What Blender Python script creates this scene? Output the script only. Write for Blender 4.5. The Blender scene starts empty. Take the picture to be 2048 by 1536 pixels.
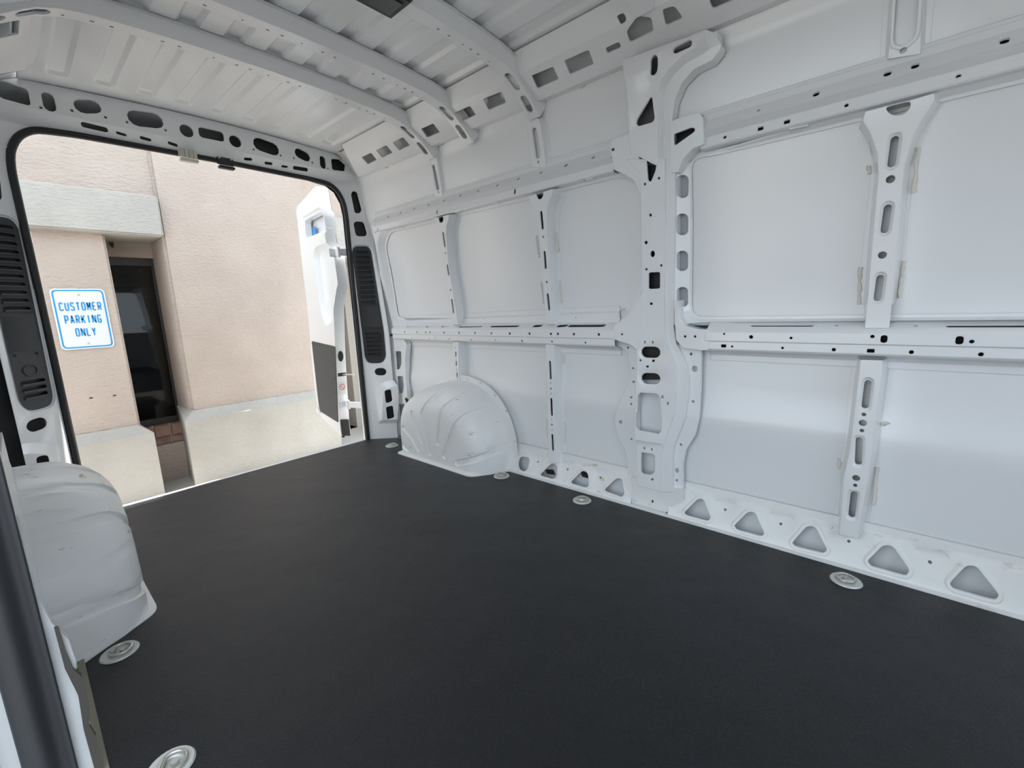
import bpy, bmesh, math, random
import numpy as np
from mathutils import Vector, Matrix
from mathutils.geometry import delaunay_2d_cdt
random.seed(3)
sc = bpy.context.scene
COL = sc.collection

# ------------------------------------------------------------------ camera
F_PX, YAW, PITCH, ROLL = 880.89, .84416, -.17497, -.03828
CP = np.array([-.8926, -2.9533, .9491])
fw = np.array([math.sin(YAW)*math.cos(PITCH), math.cos(YAW)*math.cos(PITCH), math.sin(PITCH)])
_r = np.array([math.cos(YAW), -math.sin(YAW), 0.]); _u = np.cross(_r, fw)
rt = math.cos(ROLL)*_r+math.sin(ROLL)*_u; up = -math.sin(ROLL)*_r+math.cos(ROLL)*_u
cd = bpy.data.cameras.new('camera'); cam = bpy.data.objects.new('camera', cd); COL.objects.link(cam)
cd.sensor_width = 36; cd.lens = 36*F_PX/2048; cd.clip_start = .02; cd.clip_end = 200
M = Matrix.Identity(4)
for i in range(3):
    M[i][0] = rt[i]; M[i][1] = up[i]; M[i][2] = -fw[i]; M[i][3] = CP[i]
cam.matrix_world = M
sc.camera = cam
# ------------------------------------------------------------------ sky, sun, exposure
wd = bpy.data.worlds.new('sky'); sc.world = wd; wd.use_nodes = True
wn = wd.node_tree.nodes; wl = wd.node_tree.links
bg = wn['Background']; bg.inputs['Color'].default_value = (.78, .89, 1.0, 1); bg.inputs['Strength'].default_value = 3.1
sd = bpy.data.lights.new('sun', 'SUN'); sd.energy = 17.0; sd.angle = .009; sd.color = (1, .95, .88)
sun = bpy.data.objects.new('sun', sd); COL.objects.link(sun)
sun.rotation_euler = Vector((-1., -.10, -1.5)).to_track_quat('-Z', 'Y').to_euler()
sun.location = (2, 6, 9)
sc.view_settings.view_transform = 'Standard'; sc.view_settings.look = 'None'
sc.view_settings.gamma = 1; sc.view_settings.use_curve_mapping = False
sc.view_settings.exposure = -.10

# ------------------------------------------------------------------ materials
def mat(name, col, rough=.5, metal=0., spec=.5, **k):
    m = bpy.data.materials.new(name); m.use_nodes = True
    b = m.node_tree.nodes['Principled BSDF']
    b.inputs['Base Color'].default_value = (*col, 1); b.inputs['Roughness'].default_value = rough
    b.inputs['Metallic'].default_value = metal; b.inputs['Specular IOR Level'].default_value = spec
    return m
def nd(m, t, **k):
    n = m.node_tree.nodes.new(t)
    for a, v in k.items():
        if a in n.inputs: n.inputs[a].default_value = v
        else: setattr(n, a, v)
    return n
def lk(m, a, b): m.node_tree.links.new(a, b)
def bsdf(m): return m.node_tree.nodes['Principled BSDF']
def noise_col(m, c0, c1, scale, lo=.4, hi=.6, detail=4, stretch=None):
    tc = nd(m, 'ShaderNodeTexCoord'); n = nd(m, 'ShaderNodeTexNoise', Scale=scale, Detail=detail)
    if stretch:
        mp = nd(m, 'ShaderNodeMapping'); mp.inputs['Scale'].default_value = stretch
        lk(m, tc.outputs['Object'], mp.inputs['Vector']); lk(m, mp.outputs['Vector'], n.inputs['Vector'])
    else: lk(m, tc.outputs['Object'], n.inputs['Vector'])
    r = nd(m, 'ShaderNodeValToRGB'); r.color_ramp.elements[0].position = lo; r.color_ramp.elements[1].position = hi
    r.color_ramp.elements[0].color = (*c0, 1); r.color_ramp.elements[1].color = (*c1, 1)
    lk(m, n.outputs['Fac'], r.inputs['Fac']); lk(m, r.outputs['Color'], bsdf(m).inputs['Base Color'])
    return tc, n, r
def bump(m, src, strength, dist):
    b = nd(m, 'ShaderNodeBump'); b.inputs['Strength'].default_value = strength; b.inputs['Distance'].default_value = dist
    lk(m, src, b.inputs['Height']); lk(m, b.outputs['Normal'], bsdf(m).inputs['Normal']); return b
PAINT = mat('van_white_paint', (.86, .87, .88), .27)
bsdf(PAINT).inputs['Coat Weight'].default_value = .45; bsdf(PAINT).inputs['Coat Roughness'].default_value = .15
_b = nd(PAINT, 'ShaderNodeBevel'); _b.samples = 4; _b.inputs['Radius'].default_value = .0035; lk(PAINT, _b.outputs['Normal'], bsdf(PAINT).inputs['Normal'])
SILL = mat('scuffed_white_paint', (.83, .83, .82), .45)
noise_col(SILL, (.60, .54, .46), (.83, .83, .82), 11, .26, .36, 9, (1, 1, 2.5))
ARCH = mat('wheel_arch_white_paint', (.86, .86, .85), .34)
noise_col(ARCH, (.45, .40, .34), (.86, .86, .85), 14, .25, .33, 9, (1, 1, 4))
SHADE_DK = mat('dark_cavity_shade', (.028, .028, .03), .6)  # near-black tone standing in for shade inside closed cavities
SHADE_MID = mat('mid_cavity_shade', (.12, .12, .125), .6)  # dark grey that paints the softer shade behind wider openings
LILAC = mat('shaded_skin_grey', (.40, .41, .44), .5)  # grey of the body skin in shadow, painted as a colour
RUBBER = mat('black_rubber', (.012, .012, .013), .5)
PLASTIC = mat('black_plastic', (.022, .022, .024), .45)
STEEL = mat('zinc_plated_steel', (.62, .61, .56), .38, .9)
BRACK = mat('dirty_dark_steel', (.10, .09, .08), .6, .3)
SEALANT = mat('beige_seam_sealant', (.76, .72, .65), .7)
HARD = mat('grey_hardboard', (.07, .07, .072), .75)
GREYPL = mat('grey_pillar_plastic', (.045, .046, .05), .55)
# floor mat: dark rubber with a leather grain
MAT_ = mat('charcoal_grained_rubber', (.0080, .0090, .0110), .38, spec=.36)
tc = nd(MAT_, 'ShaderNodeTexCoord')
v = nd(MAT_, 'ShaderNodeTexVoronoi', Scale=260.); v.feature = 'DISTANCE_TO_EDGE'
lk(MAT_, tc.outputs['Object'], v.inputs['Vector'])
n1 = nd(MAT_, 'ShaderNodeTexNoise', Scale=120., Detail=3.); lk(MAT_, tc.outputs['Object'], n1.inputs['Vector'])
ma = nd(MAT_, 'ShaderNodeMath'); ma.operation = 'MULTIPLY'; lk(MAT_, v.outputs['Distance'], ma.inputs[0]); lk(MAT_, n1.outputs['Fac'], ma.inputs[1])
n3 = nd(MAT_, 'ShaderNodeTexNoise', Scale=3.2, Detail=2.); lk(MAT_, tc.outputs['Object'], n3.inputs['Vector'])
bb = bump(MAT_, ma.outputs[0], .45, .006)
b2_ = nd(MAT_, 'ShaderNodeBump'); b2_.inputs['Strength'].default_value = .5; b2_.inputs['Distance'].default_value = .02
lk(MAT_, n3.outputs['Fac'], b2_.inputs['Height']); lk(MAT_, b2_.outputs['Normal'], bb.inputs['Normal'])
STUCCO = mat('pinkish_beige_stucco', (.60, .51, .44), .9, spec=.2)
tc, n, r = noise_col(STUCCO, (.425, .355, .305), (.475, .40, .345), 3, .3, .7, 6)
n2 = nd(STUCCO, 'ShaderNodeTexNoise', Scale=48., Detail=6.); mp_ = nd(STUCCO, 'ShaderNodeMapping'); mp_.inputs['Scale'].default_value = (.6, 1, 1.3); lk(STUCCO, tc.outputs['Object'], mp_.inputs['Vector']); lk(STUCCO, mp_.outputs['Vector'], n2.inputs['Vector']); bump(STUCCO, n2.outputs['Fac'], .9, .014)
STUCG = mat('pale_grey_stucco', (.55, .53, .48), .9, spec=.2)
tc, n, r = noise_col(STUCG, (.38, .36, .325), (.435, .415, .375), 3, .3, .7, 6)
n2 = nd(STUCG, 'ShaderNodeTexNoise', Scale=48., Detail=6.); mp_ = nd(STUCG, 'ShaderNodeMapping'); mp_.inputs['Scale'].default_value = (.6, 1, 1.3); lk(STUCG, tc.outputs['Object'], mp_.inputs['Vector']); lk(STUCG, mp_.outputs['Vector'], n2.inputs['Vector']); bump(STUCG, n2.outputs['Fac'], .9, .014)
CONC = mat('concrete_ground', (.42, .40, .37), .9)
noise_col(CONC, (.44, .41, .37), (.54, .51, .47), 2, .3, .7, 8)
ASPH = mat('grey_asphalt', (.15, .15, .15), .9)
noise_col(ASPH, (.105, .098, .088), (.15, .142, .13), 30, .3, .7, 6)
BRICK = mat('brown_brick', (.30, .17, .13), .85)
noise_col(BRICK, (.22, .13, .10), (.36, .21, .16), 14, .3, .7, 5)
MORTAR = mat('mortar', (.45, .40, .35), .9)
SIGNW = mat('sign_white', (.64, .65, .67), .35)
SIGNB = mat('sign_blue', (.02, .26, .55), .4)
RED = mat('warning_red', (.55, .05, .04), .5)
GLASS = bpy.data.materials.new('tinted_glass'); GLASS.use_nodes = True
GLASS.node_tree.nodes.remove(bsdf(GLASS))
_t = nd(GLASS, 'ShaderNodeBsdfTransparent'); _t.inputs['Color'].default_value = (.42, .43, .41, 1)
_g = nd(GLASS, 'ShaderNodeBsdfGlossy'); _g.inputs['Roughness'].default_value = .02
_f = nd(GLASS, 'ShaderNodeFresnel'); _f.inputs['IOR'].default_value = 1.45
_m = nd(GLASS, 'ShaderNodeMixShader'); lk(GLASS, _f.outputs[0], _m.inputs[0]); lk(GLASS, _t.outputs[0], _m.inputs[1]); lk(GLASS, _g.outputs[0], _m.inputs[2])
lk(GLASS, _m.outputs[0], GLASS.node_tree.nodes['Material Output'].inputs['Surface'])
DARKF = mat('dark_bronze_frame', (.03, .027, .025), .4)
ROOMW = mat('office_wall', (.42, .40, .36), .8)
DARKWD = mat('dark_wood', (.05, .035, .025), .5)
CHAIRM = mat('black_office_fabric', (.025, .025, .027), .8)
TAPE = mat('blue_tape', (.03, .25, .60), .5)
STICK = mat('sticker_white', (.72, .72, .70), .5)
FOAM = mat('dirty_mat_edge', (.30, .28, .22), .9)

# ------------------------------------------------------------------ small tools
def P2(o, s, pts): return [(o[0]+a/s, o[1]+b/s) for a, b in pts]
def ray(px, py): return fw+(px-1024)/F_PX*rt-(py-768)/F_PX*up
def hit(px, py, G, t0=.2, t1=9.):
    d = ray(px, py)
    ts = np.linspace(t0, t1, 160); prev = G(CP+ts[0]*d)
    for a, b in zip(ts[:-1], ts[1:]):
        g = G(CP+b*d)
        if prev*g <= 0:
            for _ in range(40):
                m = .5*(a+b); gm = G(CP+m*d)
                if prev*gm <= 0: b = m
                else: a = m; prev = gm
            return CP+a*d
        prev = g
    raise ValueError('no hit %s %s' % (px, py))
def interp(k):
    a = np.array(k, float)
    return lambda z: float(np.interp(z, a[:, 0], a[:, 1]))
S = interp([(-.2, .948), (.12, .945), (.87, .945), (1.05, .932), (1.15, .922), (1.26, .909), (1.35, .895), (1.45, .875), (1.52, .865), (1.62, .85), (1.70, .835), (1.78, .815), (1.81, .795), (1.837, .768), (1.874, .712), (1.898, .675), (1.918, .62), (1.925, .56), (1.94, .31)])
K = interp([(-.2, 1.005), (.20, 1.002), (.36, .995), (.42, .987), (.455, .985), (.475, .987), (.54, 1.0), (.60, 1.004), (.9, 1.0), (1.05, .988), (1.25, .966), (1.35, .950), (1.45, .932), (1.6, .905), (1.70, .890), (1.80, .872), (1.86, .85), (1.93, .79), (1.99, .70)])
def wsurf(z, h): return K(z)*(1-h)+S(z)*h
def wallmap(u, v, h): return (K(v)*(1-h)+S(v)*h, u, v)
def W(pts, h=1., o=None, s=5.12):
    if o: pts = P2(o, s, pts)
    out = []
    for p in pts:
        q = hit(*p, lambda P: P[0]-wsurf(P[2], h)); out.append((q[1], q[2]))
    return out
def yrear(x, z):
    a = max(0., min(1., (abs(x)-.772)/.158))*(.06+.10*max(0., min(1., (1.5-z)/.7)))
    b = max(0., min(1., (z-1.805)/.06))*.055
    return -max(a, b)
def rearmap(u, v, h): return (u, yrear(u, v)-h, v)
def RB(pts, o=None, s=5.12):
    if o: pts = P2(o, s, pts)
    out = []
    for p in pts:
        q = hit(*p, lambda P: P[1]-yrear(P[0], P[2])); out.append((q[0], q[2]))
    return out
class Frame:
    def __init__(f, o, u, v):
        f.o = np.array(o, float); f.u = np.array(u, float)/np.linalg.norm(u); f.v = np.array(v, float)/np.linalg.norm(v)
        f.n = np.cross(f.u, f.v)
        if f.n@(CP-f.o) < 0: f.n = -f.n
    def px(f, pts, o=None, s=5.12):
        if o: pts = P2(o, s, pts)
        out = []
        for p in pts:
            d = ray(*p); t = (f.n@(f.o-CP))/(f.n@d); q = CP+t*d-f.o; out.append((q@f.u, q@f.v))
        return out
    def __call__(f, u, v, h=0.): return tuple(f.o+u*f.u+v*f.v+h*f.n)
def rnd(pts, r, n=4):
    out = []; m = len(pts)
    for i in range(m):
        p = np.array(pts[i]); a = np.array(pts[i-1])-p; b = np.array(pts[(i+1) % m])-p
        la, lb = np.linalg.norm(a), np.linalg.norm(b); d = min(r, la*.49, lb*.49)
        A = p+a/la*d; B = p+b/lb*d
        for k in range(n+1):
            t = k/n; q = (1-t)**2*A+2*t*(1-t)*p+t*t*B; out.append((q[0], q[1]))
    return out
def circ(c, r, n=10, ry=None):
    ry = ry or r
    return [(c[0]+r*math.cos(2*math.pi*k/n), c[1]+ry*math.sin(2*math.pi*k/n)) for k in range(n)]
def rect(c, w, h, r=0): 
    p = [(c[0]-w/2, c[1]-h/2), (c[0]+w/2, c[1]-h/2), (c[0]+w/2, c[1]+h/2), (c[0]-w/2, c[1]+h/2)]
    return rnd(p, r, 3) if r else p
def slot(c, w, h): return rnd(rect(c, w, h), min(w, h)/2, 4)
def slot2(a, b, w, n=5):
    a = np.array(a); b = np.array(b); d = b-a; t0 = math.atan2(d[1], d[0]); out = []
    for c, s in ((b, -math.pi/2), (a, math.pi/2)):
        for k in range(n+1):
            t = t0+s+math.pi*k/n; out.append((c[0]+w*math.cos(t), c[1]+w*math.sin(t)))
    return out
def strip(pts, w):
    pts = [np.array(p) for p in pts]; L_, R_ = [], []
    for i, p in enumerate(pts):
        d = pts[min(i+1, len(pts)-1)]-pts[max(i-1, 0)]; d = d/np.linalg.norm(d); n = np.array([-d[1], d[0]])
        if i == 0: p = p-d*w*.5
        if i == len(pts)-1: p = p+d*w*.5
        L_.append(tuple(p+n*w)); R_.append(tuple(p-n*w))
    return rnd(L_+R_[::-1], w*.9, 4)
def area(p): return .5*sum(p[i-1][0]*p[i][1]-p[i][0]*p[i-1][1] for i in range(len(p)))
def inset(poly, d):
    p = poly if area(poly) > 0 else poly[::-1]
    m = len(p); out = []
    for i in range(m):
        a = np.array(p[i-1]); b = np.array(p[i]); c = np.array(p[(i+1) % m])
        e1 = b-a; e2 = c-b; l1 = np.linalg.norm(e1); l2 = np.linalg.norm(e2)
        if l1 < 1e-7 or l2 < 1e-7: continue
        n1 = np.array([-e1[1], e1[0]])/l1; n2 = np.array([-e2[1], e2[0]])/l2
        n = n1+n2; k = max(.35, 1+n1@n2)
        q = b+n/k*d; out.append((q[0], q[1]))
    return out
def sdist(pts, poly):
    P = np.asarray(pts, float); A = np.asarray(poly, float); B = np.roll(A, -1, 0)
    d = np.full(len(P), 1e9); ins = np.zeros(len(P), bool)
    for a, b in zip(A, B):
        e = b-a; L = e@e
        if L < 1e-16: continue
        t = np.clip(((P-a)@e)/L, 0, 1); q = P-a-t[:, None]*e
        d = np.minimum(d, np.hypot(q[:, 0], q[:, 1]))
        c = (a[1] > P[:, 1]) != (b[1] > P[:, 1])
        with np.errstate(divide='ignore', invalid='ignore'):
            xi = a[0]+(P[:, 1]-a[1])*(b[0]-a[0])/(b[1]-a[1] if b[1] != a[1] else 1e-30)
        ins ^= c & (P[:, 0] < xi)
    return np.where(ins, d, -d)
def link(name, me, parent=None, m=None):
    o = bpy.data.objects.new(name, me); COL.objects.link(o)
    if parent: o.parent = parent
    if m: me.materials.append(m)
    return o
def bmobj(name, bm, m, parent=None, smooth=35):
    me = bpy.data.meshes.new(name); bm.to_mesh(me); bm.free()
    if smooth:
        for p in me.polygons: p.use_smooth = True
        me.set_sharp_from_angle(angle=math.radians(smooth))
    return link(name, me, parent, m)
def sheet(name, parent, m, outer, mp, holes=(), emb=(), lip=.006, rim=.01, cu=(), cv=(), smooth=35):
    """A stamped sheet: outline + holes + embossings (poly, height, ramp[, mode]) laid on the surface mp(u, v, h)."""
    vs, es = [], []
    def loop(p):
        k = len(vs); n = len(p); vs.extend([Vector((a, b)) for a, b in p]); es.extend([(k+i, k+(i+1) % n) for i in range(n)])
    loop(outer)
    for h in holes: loop(h)
    U = [a for a, b in outer]; V = [b for a, b in outer]; u0, u1, v0, v1 = min(U), max(U), min(V), max(V)
    for e in emb:
        loop(e[0]); mode = e[3] if len(e) > 3 else ''
        sg = -1 if 'i' in mode else 1
        for f in ((.12, .3, .55, .8, 1.) if 'r' in mode else (1.,)):
            q = inset(e[0], sg*e[2]*f)
            if len(q) > 2: loop(q)
    for c in cv:
        if v0+1e-4 < c < v1-1e-4: vs.extend([Vector((u0-.001, c)), Vector((u1+.001, c))]); es.append((len(vs)-2, len(vs)-1))
    for c in cu:
        if u0+1e-4 < c < u1-1e-4: vs.extend([Vector((c, v0-.001)), Vector((c, v1+.001))]); es.append((len(vs)-2, len(vs)-1))
    ov, oe, of, _, _, _ = delaunay_2d_cdt(vs, es, [], 0, 1e-6)
    pv = np.array([(a.x, a.y) for a in ov]); F = np.array([list(f) for f in of])
    cen = pv[F].mean(1)
    ok = sdist(cen, outer) > 0
    for h in holes: ok &= sdist(cen, h) < 0
    H = np.zeros(len(pv))
    for e in emb:
        mode = e[3] if len(e) > 3 else ''
        t = sdist(pv, e[0])*(-1 if 'i' in mode else 1)/e[2]; t = np.clip(t, 0, 1)
        if 'r' in mode: t = np.sqrt(np.clip(1-(1-t)**2, 0, 1))
        H += e[1]*t
    bm = bmesh.new(); use = sorted(set(F[ok].ravel())); ix = {}
    lay = []
    for k in use:
        ix[k] = bm.verts.new(mp(pv[k][0], pv[k][1], H[k])); lay.append(k)
    for f in F[ok]:
        try: bm.faces.new([ix[i] for i in f])
        except ValueError: pass
    inv = {v_: k for k, v_ in ix.items()}
    be = [e for e in bm.edges if len(e.link_faces) == 1]
    if be and (lip or rim):
        bk = {}
        bv = list({v_ for e in be for v_ in e.verts})
        uv = np.array([pv[inv[v_]] for v_ in bv])
        do = np.abs(sdist(uv, outer)); dh = np.full(len(bv), 1e9)
        for h in holes: dh = np.minimum(dh, np.abs(sdist(uv, h)))
        for v_, q, a, b in zip(bv, uv, do, dh):
            k = inv[v_]; d = lip if b < a else rim
            bk[v_] = bm.verts.new(mp(q[0], q[1], H[k]-d)) if d else None
        for e in be:
            a, b = e.verts
            if bk[a] and bk[b]:
                f = e.link_faces[0]
                lp = [l for l in f.loops if l.edge == e][0]
                a, b = lp.vert, lp.link_loop_next.vert
                bm.faces.new([b, a, bk[a], bk[b]])
    return bmobj(name, bm, m, parent, smooth)
def box_bm(bm, c, s, R=None, bev=0):
    r = bmesh.ops.create_cube(bm, size=1)['verts']
    for v_ in r: v_.co = Vector((v_.co.x*s[0], v_.co.y*s[1], v_.co.z*s[2]))
    if bev: 
        ed = list({e for v_ in r for e in v_.link_edges})
        r = bmesh.ops.bevel(bm, geom=ed, offset=bev, segments=2, affect='EDGES')['verts']
    T = Matrix.Translation(c)@(R.to_4x4() if R else Matrix.Identity(4))
    bmesh.ops.transform(bm, matrix=T, verts=r); return r
def box(name, parent, m, c, s, R=None, bev=0):
    bm = bmesh.new(); box_bm(bm, c, s, R, bev); return bmobj(name, bm, m, parent, 40)
def bx(name, parent, m, lo, hi, bev=0):
    return box(name, parent, m, tuple((a+b)/2 for a, b in zip(lo, hi)), tuple(abs(b-a) for a, b in zip(lo, hi)), None, bev)
def tube_bm(bm, path, r, n=8, closed=False, sx=1., cap=True):
    path = [Vector(p) for p in path]; rings = []; m = len(path); prev = None
    for i, p in enumerate(path):
        if closed: t = path[(i+1) % m]-path[i-1]
        else: t = path[min(i+1, m-1)]-path[max(i-1, 0)]
        t.normalize()
        if prev is None:
            a = Vector((0, 0, 1)) if abs(t.z) < .9 else Vector((1, 0, 0)); x = t.cross(a).normalized()
        else: x = (prev-t*prev.dot(t)).normalized()
        prev = x; y = t.cross(x)
        rr = r[i] if isinstance(r, (list, tuple)) else r
        rings.append([bm.verts.new(p+x*(rr*sx*math.cos(2*math.pi*k/n))+y*(rr*math.sin(2*math.pi*k/n))) for k in range(n)])
    for i in range(m if closed else m-1):
        A, B = rings[i], rings[(i+1) % m]
        for k in range(n): bm.faces.new([A[k], A[(k+1) % n], B[(k+1) % n], B[k]])
    if not closed and cap: bm.faces.new(rings[0][::-1]); bm.faces.new(rings[-1])
def tube(name, parent, m, path, r, n=8, closed=False, sx=1.):
    bm = bmesh.new(); tube_bm(bm, path, r, n, closed, sx); return bmobj(name, bm, m, parent, 50)
def prism(name, parent, m, poly, mp, h0, h1, bev=0):
    bm = bmesh.new()
    a = [bm.verts.new(mp(u, v_, h0)) for u, v_ in poly]; b = [bm.verts.new(mp(u, v_, h1)) for u, v_ in poly]; n = len(a)
    bm.faces.new(a[::-1]); f = bm.faces.new(b)
    for i in range(n): bm.faces.new([a[i], a[(i+1) % n], b[(i+1) % n], b[i]])
    bmesh.ops.recalc_face_normals(bm, faces=bm.faces)
    if bev: bmesh.ops.bevel(bm, geom=list(f.edges), offset=bev, segments=2, affect='EDGES')
    return bmobj(name, bm, m, parent, 40)
def empty(name, loc=(0, 0, 0)):
    o = bpy.data.objects.new(name, None); COL.objects.link(o); o.location = loc; return o
def tag(o, label, cat, kind=None, group=None):
    o['label'] = label; o['category'] = cat
    if kind: o['kind'] = kind
    if group: o['group'] = group
    return o
def mirrored(o, parent, name=None, ycut=-9.):
    me = o.data.copy()
    bm = bmesh.new(); bm.from_mesh(me)
    bmesh.ops.bisect_plane(bm, geom=bm.verts[:]+bm.edges[:]+bm.faces[:], plane_co=(0, ycut, 0), plane_no=(0, -1, 0), clear_outer=True)
    for v_ in bm.verts: v_.co.x = -v_.co.x
    bmesh.ops.reverse_faces(bm, faces=bm.faces); bm.to_mesh(me); bm.free()
    c = bpy.data.objects.new(name or o.name.split('.')[0], me); COL.objects.link(c); c.parent = parent; return c
ZC = [0, .12, .20, .28, .36, .42, .455, .475, .51, .54, .60, .75, .9, 1.0, 1.08, 1.16, 1.25, 1.33, 1.40, 1.46, 1.52, 1.6, 1.7, 1.78, 1.81, 1.824, 1.837, 1.855, 1.874, 1.886, 1.898, 1.908, 1.918, 1.922, 1.925]

# ------------------------------------------------------------------ van shell (outside skin of the body: roof, sides, cab end)
YF = -4.2
def skin_sheet(name, parent, y0, y1, z0=-.16, z1=1.99, m=PAINT):
    return sheet(name, parent, m, [(y0, z0), (y1, z0), (y1, z1), (y0, z1)], wallmap, cv=ZC+[.1, .2, 1.80, 1.86, 1.93], rim=0)
wr = skin_sheet('wall_right', None, YF, -.02)
tag(wr, 'white painted side wall of the van with stamped posts and rails', 'van wall', 'structure')

# wall rails: profile polylines (x, z) from top to bottom, swept along the van
class Rail:
    def __init__(s, prof):
        s.p = np.array(prof, float); d = np.hypot(*np.diff(s.p, axis=0).T); s.s = np.concatenate([[0], np.cumsum(d)])
    def __call__(s, u, v, h=0.):
        v = min(max(v, 0), s.s[-1]); i = min(int(np.searchsorted(s.s, v, 'right'))-1, len(s.p)-2)
        t = (v-s.s[i])/(s.s[i+1]-s.s[i]); q = s.p[i]*(1-t)+s.p[i+1]*t
        e = s.p[i+1]-s.p[i]; n = np.array([e[1], -e[0]])/np.hypot(*e)   # towards -x
        if n[0] > 0 and abs(n[0]) > 1e-6: n = -n
        return (q[0]+n[0]*h, u, q[1]+n[1]*h)
    def px(s, i, pts, o=None, sc_=5.12):
        if o: pts = P2(o, sc_, pts)
        e = s.p[i+1]-s.p[i]; n = np.array([-e[1], 0, e[0]]); o_ = np.array([s.p[i][0], 0, s.p[i][1]]); out = []
        for p in pts:
            d = ray(*p); t = (n@(o_-CP))/(n@d); q = CP+t*d
            out.append((q[1], s.s[i]+((q[0]-s.p[i][0])*e[0]+(q[2]-s.p[i][1])*e[1])/np.hypot(*e)))
        return out
    def build(s, name, parent, m, y0, y1, holes, emb=(), outline=None):
        L = s.s[-1]
        return sheet(name, parent, m, outline or [(y0, 0), (y1, 0), (y1, L), (y0, L)], s, holes, emb, lip=.006, rim=.003, cv=list(s.s[1:-1]), smooth=25)
def zat(x, px, py):
    d = ray(px, py); t = (x-CP[0])/d[0]; return (CP+t*d)[2]
# middle rail
XM = .925
mid = Rail([(K(.905)-.004, zat(K(.9), 1648, 631)), (K(.88)-.006, zat(K(.88)-.006, 1648, 639)), (XM+.006, zat(XM+.004, 1648, 662)), (XM, zat(XM, 1648, 667)), (XM, zat(XM, 1648, 686.5)), (XM+.006, zat(XM+.006, 1648, 688)), (XM+.006, zat(XM+.006, 1648, 705)), (XM+.012, zat(XM+.01, 1648, 706)-.004), (K(.72)-.012, .735), (K(.72)-.004, .722), (K(.7)-.004, .70)])
o1, o2, o3 = (680, 480), (960, 560), (1648, 600); o4 = (1200, 560)
mh = []
for a, b in [((700, 880), (870, 876)), ((895, 882), (945, 878)), ((1055, 882), (1110, 876)), ((1235, 882), (1455, 876)), ((1562, 880), (1820, 876))]:
    mh.append(slot2(*mid.px(1, [a, b], o1), .014))
for a, b in [((135, 468), (385, 466)), ((560, 468), (620, 465)), ((808, 468), (880, 463)), ((925, 466), (1260, 463))]:
    mh.append(slot2(*mid.px(1, [a, b], o2), .014))
for a, b in [((1280, 264), (2040, 262))]: mh.append(slot2(*mid.px(1, [a, b], o3), .008))
mh.append(slot2(*mid.px(1, [(1505, 651), (1623, 651)]), .007))
for c in mid.px(1, [(130, 261), (937, 264)], o3): mh.append(circ(c, .005, 8))
for c in mid.px(3, [(662, 942), (788, 945), (877, 945), (922, 946), (1065, 950), (1218, 951), (1382, 953), (1550, 956), (1737, 959), (1940, 962)], o1): mh.append(circ(c, .0065, 8))
for c in mid.px(3, [(303, 547), (506, 549), (724, 552), (796, 552), (960, 555), (1215, 558)], o2): mh.append(circ(c, .0068, 8))
for c in mid.px(3, [(496, 374), (1513, 426)], o3): mh.append(circ(c, .0055, 10))
for c in mid.px(3, [(614, 400), (1388, 413)], o3): mh.append(slot(c, .017, .024))
for c, r in zip(mid.px(3, [(1448, 668), (1502, 674), (1582, 676)]), (.004, .007, .0045)): mh.append(circ(c, r))
for c in mid.px(5, [(735, 1003), (910, 1008), (1117, 1016), (1342, 1020), (1589, 1026), (1862, 1033)], o1): mh.append(circ(c, .0048, 8))
for c in mid.px(5, [(430, 626), (736, 632), (1078, 642)], o2): mh.append(circ(c, .0052, 8))
for c in mid.px(5, [(100, 509), (894, 534), (1607, 557)], o3): mh.append(circ(c, .006, 10))
for c in mid.px(5, [(1802, 908), (2320, 928)], o4, ) if False else []: pass
for c in mid.px(5, [(478, 521)], o3)+mid.px(5, [(1447, 692)]): mh.append(rect(c, .019, .012, .002))
for c in mid.px(5, [(1464, 693), (1565, 696)]): mh.append(circ(c, .0045, 8))
for c in mid.px(5, [(975, 1003)], o1): mh.append(slot(c, .006, .014))
yM0 = mid.px(3, [(1228, 676)])[0][0]
sheet('rail_shade_sheet', wr, SHADE_DK, [(YF, .742), (-.21, .742), (-.21, .842), (YF, .842)], lambda u, v, h: (K(v)-.008, u, v), rim=0)  # added dark strip so the middle rail holes look shaded
mr = mid.build('middle_rail', wr, PAINT, yM0, -.20, [h for h in mh if min(a for a, b in h) > yM0])
mr2 = mid.build('middle_rail', wr, PAINT, YF, W([(1414, 680)])[0][0], [h for h in mh if max(a for a, b in h) < W([(1414, 680)])[0][0]])
# upper rail
def zk(px, py, h=0): return hit(px, py, lambda P: P[0]-wsurf(P[2], h))[2]
zt = zat(.905, 1648, 152)
XU = .852
upr = Rail([(K(zt)-.006, zt), (K(zt)-.012, zat(K(zt)-.012, 1648, 172)), (XU, zat(XU, 1648, 195)), (XU+.028, zat(XU+.028, 1648, 212)), (XU+.022, zat(XU+.022, 1648, 233)), (XU+.026, zat(XU+.026, 1648, 237)), (K(1.42)-.008, zat(K(1.42)-.008, 1648, 247)), (K(1.41)-.004, zat(K(1.41)-.004, 1648, 257))])
print('upper rail', upr.p); print('mid rail', mid.p)
o1, o2, o3, o5 = (680, 250), (1000, 250), (1648, 0), (1200, 0)
uh = []
for c in upr.px(1, [(494, 937), (622, 900), (758, 860), (907, 818), (1064, 772), (1233, 723), (1415, 671), (1612, 615), (1826, 551)], o1): uh.append(circ(c, .0095, 8))
for c in upr.px(1, [(420, 485), (675, 411), (953, 330)], o2): uh.append(circ(c, .0095, 10))
for c in upr.px(1, [(652, 751), (934, 672), (1850, 416)], o3)+upr.px(1, [(1044, 453)], o5, 2.415): uh.append(slot(c, .017, .024))
for c in upr.px(1, [(765, 533)], o5, 2.415): uh.append(circ(c, .006))
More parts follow.
